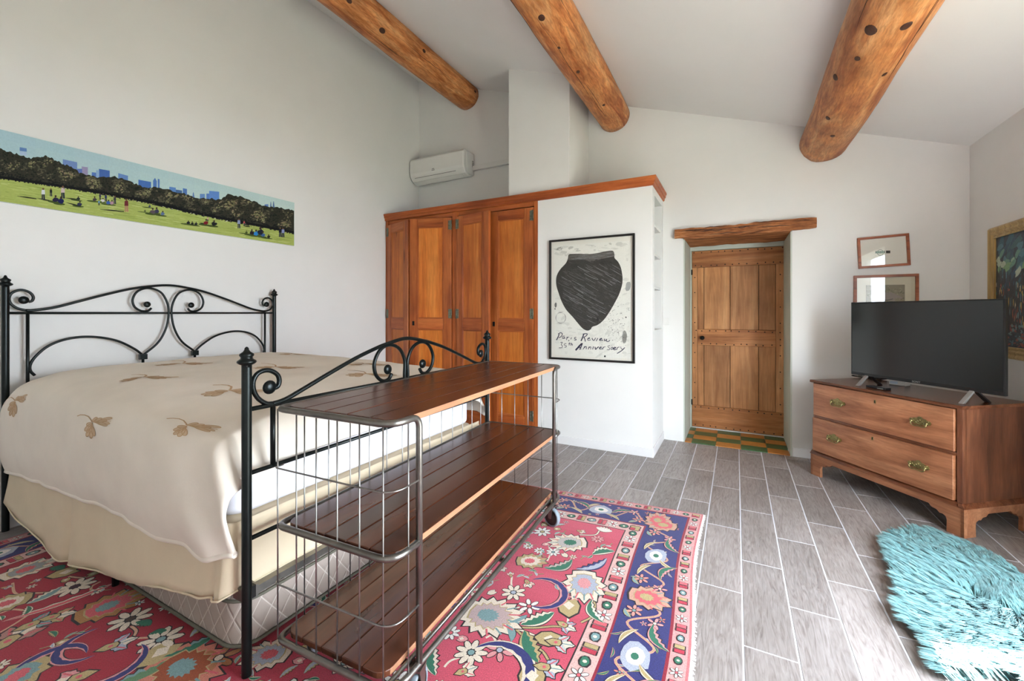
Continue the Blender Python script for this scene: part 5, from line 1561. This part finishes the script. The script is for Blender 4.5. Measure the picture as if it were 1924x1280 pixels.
for a in ((358, 512, 44, (44, 36, 64)), (393, 524, 48, (32, 36, 84)), (515, 540, 34, (44, 46, 74)), (505, 502, 26, (40, 48, 40)), (610, 508, 32, (70, 60, 66)), (664, 514, 28, (206, 200, 200)), (700, 528, 30, (64, 96, 170)), (722, 530, 30, (176, 140, 150)), (985, 590, 40, (90, 80, 86)), (1010, 586, 40, (60, 60, 86)), (1050, 600, 30, (90, 110, 150)), (1330, 660, 38, (120, 30, 40)), (1382, 668, 38, (24, 24, 30)), (1625, 724, 36, (40, 30, 40)), (1652, 730, 40, (44, 130, 206)), (1680, 724, 50, (30, 36, 50)), (1695, 736, 34, (60, 96, 150)), (1733, 746, 24, (44, 46, 30)), (1590, 716, 18, (70, 84, 36)), (1240, 660, 22, (30, 34, 30)), (1265, 664, 22, (30, 34, 40)), (965, 548, 18, (60, 70, 96)), (1215, 656, 24, (30, 30, 36)), (935, 578, 14, (70, 76, 50))): sitter(*a)
for (x0, y0, x1, y1) in ((110, 476, 235, 494), (240, 490, 330, 508), (425, 518, 520, 542), (420, 488, 510, 500), (645, 562, 800, 576), (1190, 652, 1280, 668), (1285, 650, 1320, 656), (1570, 668, 1612, 674)):
    A.stroke([z7(x0, y0), z7((x0 + x1) / 2, (y0 + y1) / 2), z7(x1, y1)], [.5, 2.4, 1.6], S(36, 40, 26), 12)
for k in range(90):
    x = rng.uniform(300, 1700); A.ell(z7(x, gy(x) + rng.uniform(-4, 10)), rng.uniform(.5, 1.3), rng.uniform(.5, .9), 0, S(*rng.choice(((200, 200, 190), (50, 46, 40), (120, 110, 90), (40, 40, 60)))), 14, 6)
A.build('photograph', M_print, pn)

# ------------------------------------------------------------------ chest of drawers
P1, P2 = onZ(1523, 890), onZ(1812, 1013)
ev = (P2 - P1); CHW = ev.length; ang = atan2(ev.y, ev.x)
ch = thing('chest_of_drawers', 'chestnut oak chest with two long drawers standing across the corner', 'chest', P1, ang)
def lo(v): return RZ(-ang) @ (Vector(v) - P1)
CW_, CD, CH_ = CHW, .53, .762
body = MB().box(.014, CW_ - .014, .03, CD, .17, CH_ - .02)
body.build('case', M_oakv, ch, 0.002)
MB().box(CW_ - .045, CW_ - .014, .012, .04, .19, CH_ - .02).build('corner_stile', M_oakv, ch, 0.003)
MB().box(.014, .026, .012, .04, .19, CH_ - .02).build('corner_stile', M_oakv, ch, 0.003)
MB().box(.026, CW_ - .045, .014, .04, .463, .482).build('drawer_divider', M_oakt, ch)
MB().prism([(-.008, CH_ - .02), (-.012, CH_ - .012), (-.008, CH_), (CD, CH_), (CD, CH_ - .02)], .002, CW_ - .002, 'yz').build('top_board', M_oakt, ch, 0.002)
def foot_poly(Ln):
    return [(0, .0), (.088, 0), (.086, .07), (.092, .088), (.108, .096), (.124, .094), (.138, .108), (.165, .112), (.18, .128), (Ln - .18, .128), (Ln - .165, .112), (Ln - .138, .108), (Ln - .124, .094), (Ln - .108, .096), (Ln - .092, .088), (Ln - .086, .07), (Ln - .088, 0), (Ln, 0), (Ln, .168), (0, .168)]
MB().prism(foot_poly(CW_), 0, .022, 'xz').build('bracket_plinth', M_oak, ch, 0.002)
MB().prism(foot_poly(CD), CW_ - .022, CW_ - .0005, 'yz').build('bracket_plinth', M_oak, ch, 0.002)
MB().prism(foot_poly(CD), .0005, .022, 'yz').build('bracket_plinth', M_oak, ch, 0.002)
mo = MB()
mo.prism([(-.004, .168), (.016, .194), (.03, .194), (.03, .168)], -.003, CW_ + .003, 'yz')
mo.prism([(CW_ + .004, .168), (CW_ - .014, .194), (CW_ - .03, .194), (CW_ - .03, .168)], .0, CD, 'xz')
mo.build('base_moulding', M_oakt, ch)
def drawer(z0, z1, yo, hs, key):
    d = bpy.data.objects.new('drawer', None); COL.objects.link(d); d.parent = ch
    x0, x1 = .020, CW_ - .052
    MB().box(x0, x1, yo, yo + .034, z0, z1).build('drawer_front', M_oak, d, 0.004, 3)
    MB().box(x0 + .012, x1 - .012, yo + .034, CD - .05, z0 + .015, z1 - .03).build('drawer_box', M_oakv, d)
    for hx, hz in hs:
        h = MB()
        out = [(-.062, .004), (-.052, .016), (-.040, .014), (-.030, .022), (-.016, .022), (-.010, .031), (0, .034), (.010, .031), (.016, .022), (.030, .022), (.040, .014), (.052, .016), (.062, .004), (.056, -.010), (.042, -.012), (.030, -.020), (.012, -.018), (0, -.023), (-.012, -.018), (-.030, -.020), (-.042, -.012), (-.056, -.010)]
        h.prism([(hx + a, hz + b) for a, b in out], yo - .0035, yo, 'xz')
        for k in range(9): h.ball((hx + (k - 4) * .0115, yo - .004, hz + .008 * cos(k * 1.6) + .003), .0048, (1, .7, 1), 8)
        h.build('handle_plate', M_brass, d)
        b = MB()
        for s in (-1, 1): b.ball((hx + s * .043, yo - .010, hz - .001), .0085, (1, 1.3, 1), 10)
        b.tube(spline([(hx - .043, yo - .014, hz - .002), (hx - .042, yo - .018, hz - .016), (hx - .028, yo - .018, hz - .026), (hx, yo - .018, hz - .024), (hx + .028, yo - .018, hz - .026), (hx + .042, yo - .018, hz - .016), (hx + .043, yo - .014, hz - .002)], 5), .0042, 7)
        b.build('bail_handle', M_brass, d)
    MB().prism([(key[0] - .006, key[1] - .012), (key[0] + .006, key[1] - .012), (key[0] + .006, key[1] + .012), (key[0] - .006, key[1] + .012)], yo - .0012, yo + .001, 'xz').build('key_plate', M_brass, d)
    MB().box(key[0] - .0022, key[0] + .0022, yo - .002, yo, key[1] - .008, key[1] + .008).build('keyhole', M_dark, d)
nrm = Vector((-sin(ang), cos(ang), 0))
def onfront(px, py, y):
    q = lo(onP(px, py, P1 + nrm * y, nrm)); return (q.x, q.z)
drawer(.484, CH_ - .026, .004, [onfront(1573, 757, 0), onfront(1728, 793, 0)], onfront(1643, 755, 0))
drawer(.198, .462, -.004, [onfront(1568, 824, 0), onfront(1727, 875, 0)], onfront(1640, 824, 0))

# ------------------------------------------------------------------ television and things on the chest
CT = Vector((0, 0, CH_))
tvl, tvr = onP(1599, 640, P1 + nrm * .15, nrm), onP(1889, 640, P1 + nrm * .15, nrm)
tvx0, tvx1 = lo(tvl).x, lo(tvr).x
tc_ = P1 + RZ(ang) @ Vector(((tvx0 + tvx1) / 2, .15, CH_ + .0005))
tv = thing('television', 'flat black television standing on the chest of drawers', 'television', tc_, ang)
w2 = (tvx1 - tvx0) / 2
zb2 = lo(onP(1742, 724, P1 + nrm * .15, nrm)).z - CH_; zt2 = lo(onP(1742, 565, P1 + nrm * .15, nrm)).z - CH_
MB().box(-w2, w2, 0, .022, zb2, zt2).build('bezel', M_black, tv, 0.003)
MB().box(-w2 * .7, w2 * .7, .022, .06, zb2 + .03, zt2 - .16).build('rear_housing', M_black, tv, 0.012)
ms, nt_, b_ = newmat('dark_screen'); b_.inputs['Base Color'].default_value = (.006, .008, .008, 1); b_.inputs['Roughness'].default_value = 0.16; b_.inputs['Specular IOR Level'].default_value = 0.75
nz = nd(nt_, 'ShaderNodeTexNoise', {'Scale': 900.0}); bump(nt_, b_, nz.outputs[0], 0.01, 0.001)
MB().box(-w2 + .009, w2 - .009, -.0012, .001, zb2 + .022, zt2 - .009).build('screen', ms, tv)
for s in (-1, 1):
    x = s * w2 * (.66 if s > 0 else .74)
    lg = bpy.data.objects.new('stand_leg', None); COL.objects.link(lg); lg.parent = tv
    def strut(y0, z0, y1, z1, mat, nm):
        MB().add([(x - .012, y0, z0), (x + .012, y0, z0), (x - .012, y0 + .016, z0), (x + .012, y0 + .016, z0), (x - .012, y1, z1), (x + .012, y1, z1), (x - .012, y1 + .022, z1), (x + .012, y1 + .022, z1)], [(0, 1, 3, 2), (4, 6, 7, 5), (0, 4, 5, 1), (2, 3, 7, 6), (0, 2, 6, 4), (1, 5, 7, 3)]).build(nm, mat, lg, 0.002)
    strut(.005, zb2 + .01, -.085, 0, M_silver, 'front_strut'); strut(.012, zb2 + .01, .115, 0, M_black, 'rear_strut')
fc = bpy.data.curves.new('brand', 'FONT'); fc.body = 'SONY'; fc.size = .017; fc.align_x = 'CENTER'; fc.extrude = .0004; fc.space_character = 1.15
tmp = bpy.data.objects.new('tmp_text', fc); COL.objects.link(tmp)
bpy.context.view_layer.update()
me = bpy.data.meshes.new_from_object(tmp.evaluated_get(bpy.context.evaluated_depsgraph_get()))
bpy.data.objects.remove(tmp)
me.transform(Matrix.Translation((0, -.0006, zb2 + .0055)) @ Matrix.Rotation(pi / 2, 4, 'X'))
me.materials.clear(); me.materials.append(M_silver)
link('brand_lettering', me, tv)
def on_chest(px, py): return lo(onZ(px, py, CH_))
def small(name, label, cat, px, py, rot_=0.0):
    q = P1 + RZ(ang) @ Vector((on_chest(px, py).x, on_chest(px, py).y, CH_ + .0005))
    return thing(name, label, cat, q, ang + rot_)
sb = small('set_top_box', 'flat black set-top box in front of the television leg', 'set-top box', 1646, 730)
MB().box(-.050, .085, -.028, .022, 0, .016).build('case', M_black, sb, 0.003)
MB().box(.03, .07, -.0292, -.0275, .004, .011).build('display', M_grey_pl, sb)
rt = small('router_box', 'small black box under the left end of the television', 'router', 1645, 712)
MB().box(-.055, .055, -.01, .05, 0, .042).build('case', M_black, rt, 0.006)
MB().box(-.04, -.02, -.0115, -.009, .012, .016).build('indicator', M_grey_pl, rt)
wb = small('white_adapter', 'white plastic box under the middle of the television', 'adapter', 1688, 724, radians(12))
MB().box(-.050, .050, -.02, .05, 0, .036).build('case', M_white_pl, wb, 0.004)
MB().box(-.042, .005, -.0212, -.0195, .008, .028).build('label_plate', plain('pale_blue_label', S(190, 206, 220), .5), wb)
cb_ = small('power_cable', 'black cable looped on the left end of the chest', 'cable', 1610, 711)
MB().tube(spline([(.10, .06, .006), (.04, .03, .008), (-.03, .0, .014), (-.055, .02, .016), (-.03, .06, .012), (.05, .075, .008), (.12, .09, .006)], 6), .0032, 7).build('lead', M_black, cb_)
MB().ball((-.02, .055, .014), .012, (1.6, 1, .8)).build('plug', M_grey_pl, cb_)

# ------------------------------------------------------------------ teal sheepskin
out_px = [(1672, 1022), (1690, 1008), (1727, 1001), (1765, 1006), (1805, 1020), (1850, 1042), (1893, 1066), (1924, 1086)]
left_px = [(1684, 1062), (1694, 1090), (1702, 1118), (1712, 1136), (1702, 1150), (1716, 1176), (1745, 1202), (1768, 1232), (1790, 1275)]
OUT = [onZ(*p, .02) for p in out_px]
far = OUT[-1]
OUT += [far + Vector((.10, -.14, 0)), far + Vector((.16, -.34, 0)), far + Vector((.13, -.56, 0)), far + Vector((.02, -.78, 0)), far + Vector((-.12, -.92, 0)), far + Vector((-.27, -.93, 0)), far + Vector((-.36, -.82, 0))]
LFT = [onZ(*p, .02) for p in left_px]
OUT += LFT[::-1]
BORD = spline([(p.x, p.y, 0) for p in OUT], 5, True)
cx_ = sum(p.x for p in BORD) / len(BORD); cy_ = sum(p.y for p in BORD) / len(BORD)
fu = thing('sheepskin_rug', 'shaggy teal sheepskin lying on the floor in front of the chest', 'rug', (cx_, cy_, 0))
FO = Vector((cx_, cy_, 0))
M_fur, ntf, bf = newmat('teal_wool')
atf = nd(ntf, 'ShaderNodeAttribute', attribute_name='Col')
ntf.links.new(atf.outputs['Color'], bf.inputs['Base Color']); bf.inputs['Roughness'].default_value = 0.75; bf.inputs['Specular IOR Level'].default_value = 0.15
bf.inputs['Sheen Weight'].default_value = 0.3
M_hide = plain('teal_hide', S(70, 116, 118), 0.95, 0, 0.2, 12.0)
MB().prism([(FO.x + (p.x - FO.x) * .96 - FO.x, FO.y + (p.y - FO.y) * .96 - FO.y) for p in BORD], .001, .012, 'xy').build('hide', M_hide, fu)
poly2 = [(p.x, p.y) for p in BORD]
def in2(x, y):
    c = False; n = len(poly2)
    for i in range(n):
        (x1, y1), (x2, y2) = poly2[i], poly2[i - 1]
        if (y1 > y) != (y2 > y) and x < (x2 - x1) * (y - y1) / (y2 - y1) + x1: c = not c
    return c
rf = random.Random(44)
xs_ = [p[0] for p in poly2]; ys_ = [p[1] for p in poly2]
fv, ff, fcol = [], [], []
nclump = 0
# wool lies away from the spine, which runs roughly along the long axis of the skin
while nclump < 3600:
    x, y = rf.uniform(min(xs_), max(xs_)), rf.uniform(min(ys_), max(ys_))
    if not in2(x, y): continue
    nclump += 1
    dx, dy = x - cx_, y - cy_
    dd = sqrt(dx * dx + dy * dy) + 1e-6
    flow = Vector((dx / dd * .7 - .62, dy / dd * .6 + .30, 0))
    a = .9 * noise.noise(Vector((x * 5, y * 5, 1.0)))
    flow = Matrix.Rotation(a, 3, 'Z') @ flow.normalized()
    ln = rf.uniform(.045, .075)
    lift = rf.uniform(.25, .55)
    hgt = .010 + .022 * smooth(1.0 - dd / .55)
    tip = Vector((x, y, hgt)) + flow * ln + Vector((0, 0, ln * lift))
    tone = rf.uniform(.72, 1.22)
    for s in range(16):
        b = Vector((x + rf.gauss(0, .011), y + rf.gauss(0, .011), .008))
        t_ = tip + Vector((rf.gauss(0, .0055), rf.gauss(0, .0055), rf.gauss(0, .004)))
        mid = (b + t_) / 2 + Vector((0, 0, .010 + ln * .12)) - flow * .004
        side = Vector((-flow.y, flow.x, 0)) * .0014
        up = Vector((0, 0, .0009))
        tn = tone * rf.uniform(.85, 1.15)
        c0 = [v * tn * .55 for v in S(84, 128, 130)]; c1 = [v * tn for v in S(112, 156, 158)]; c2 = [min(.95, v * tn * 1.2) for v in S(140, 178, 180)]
        i0 = len(fv)
        m1, m2 = b * .6 + mid * .4, t_ * .35 + mid * .65
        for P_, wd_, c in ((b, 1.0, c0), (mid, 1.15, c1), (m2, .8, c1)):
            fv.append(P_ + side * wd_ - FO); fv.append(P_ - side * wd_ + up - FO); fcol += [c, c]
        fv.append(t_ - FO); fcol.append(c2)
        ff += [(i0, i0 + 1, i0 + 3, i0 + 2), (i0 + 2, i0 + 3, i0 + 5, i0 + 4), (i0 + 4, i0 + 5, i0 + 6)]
mef = bpy.data.meshes.new('wool'); mef.from_pydata([tuple(p) for p in fv], [], ff)
atc = mef.color_attributes.new('Col', 'FLOAT_COLOR', 'POINT')
atc.data.foreach_set('color', [v for c in fcol for v in (c[0], c[1], c[2], 1.0)])
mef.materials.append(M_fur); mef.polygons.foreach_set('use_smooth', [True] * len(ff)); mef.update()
tag(link('wool', mef, fu), None, None, None, 'stuff')
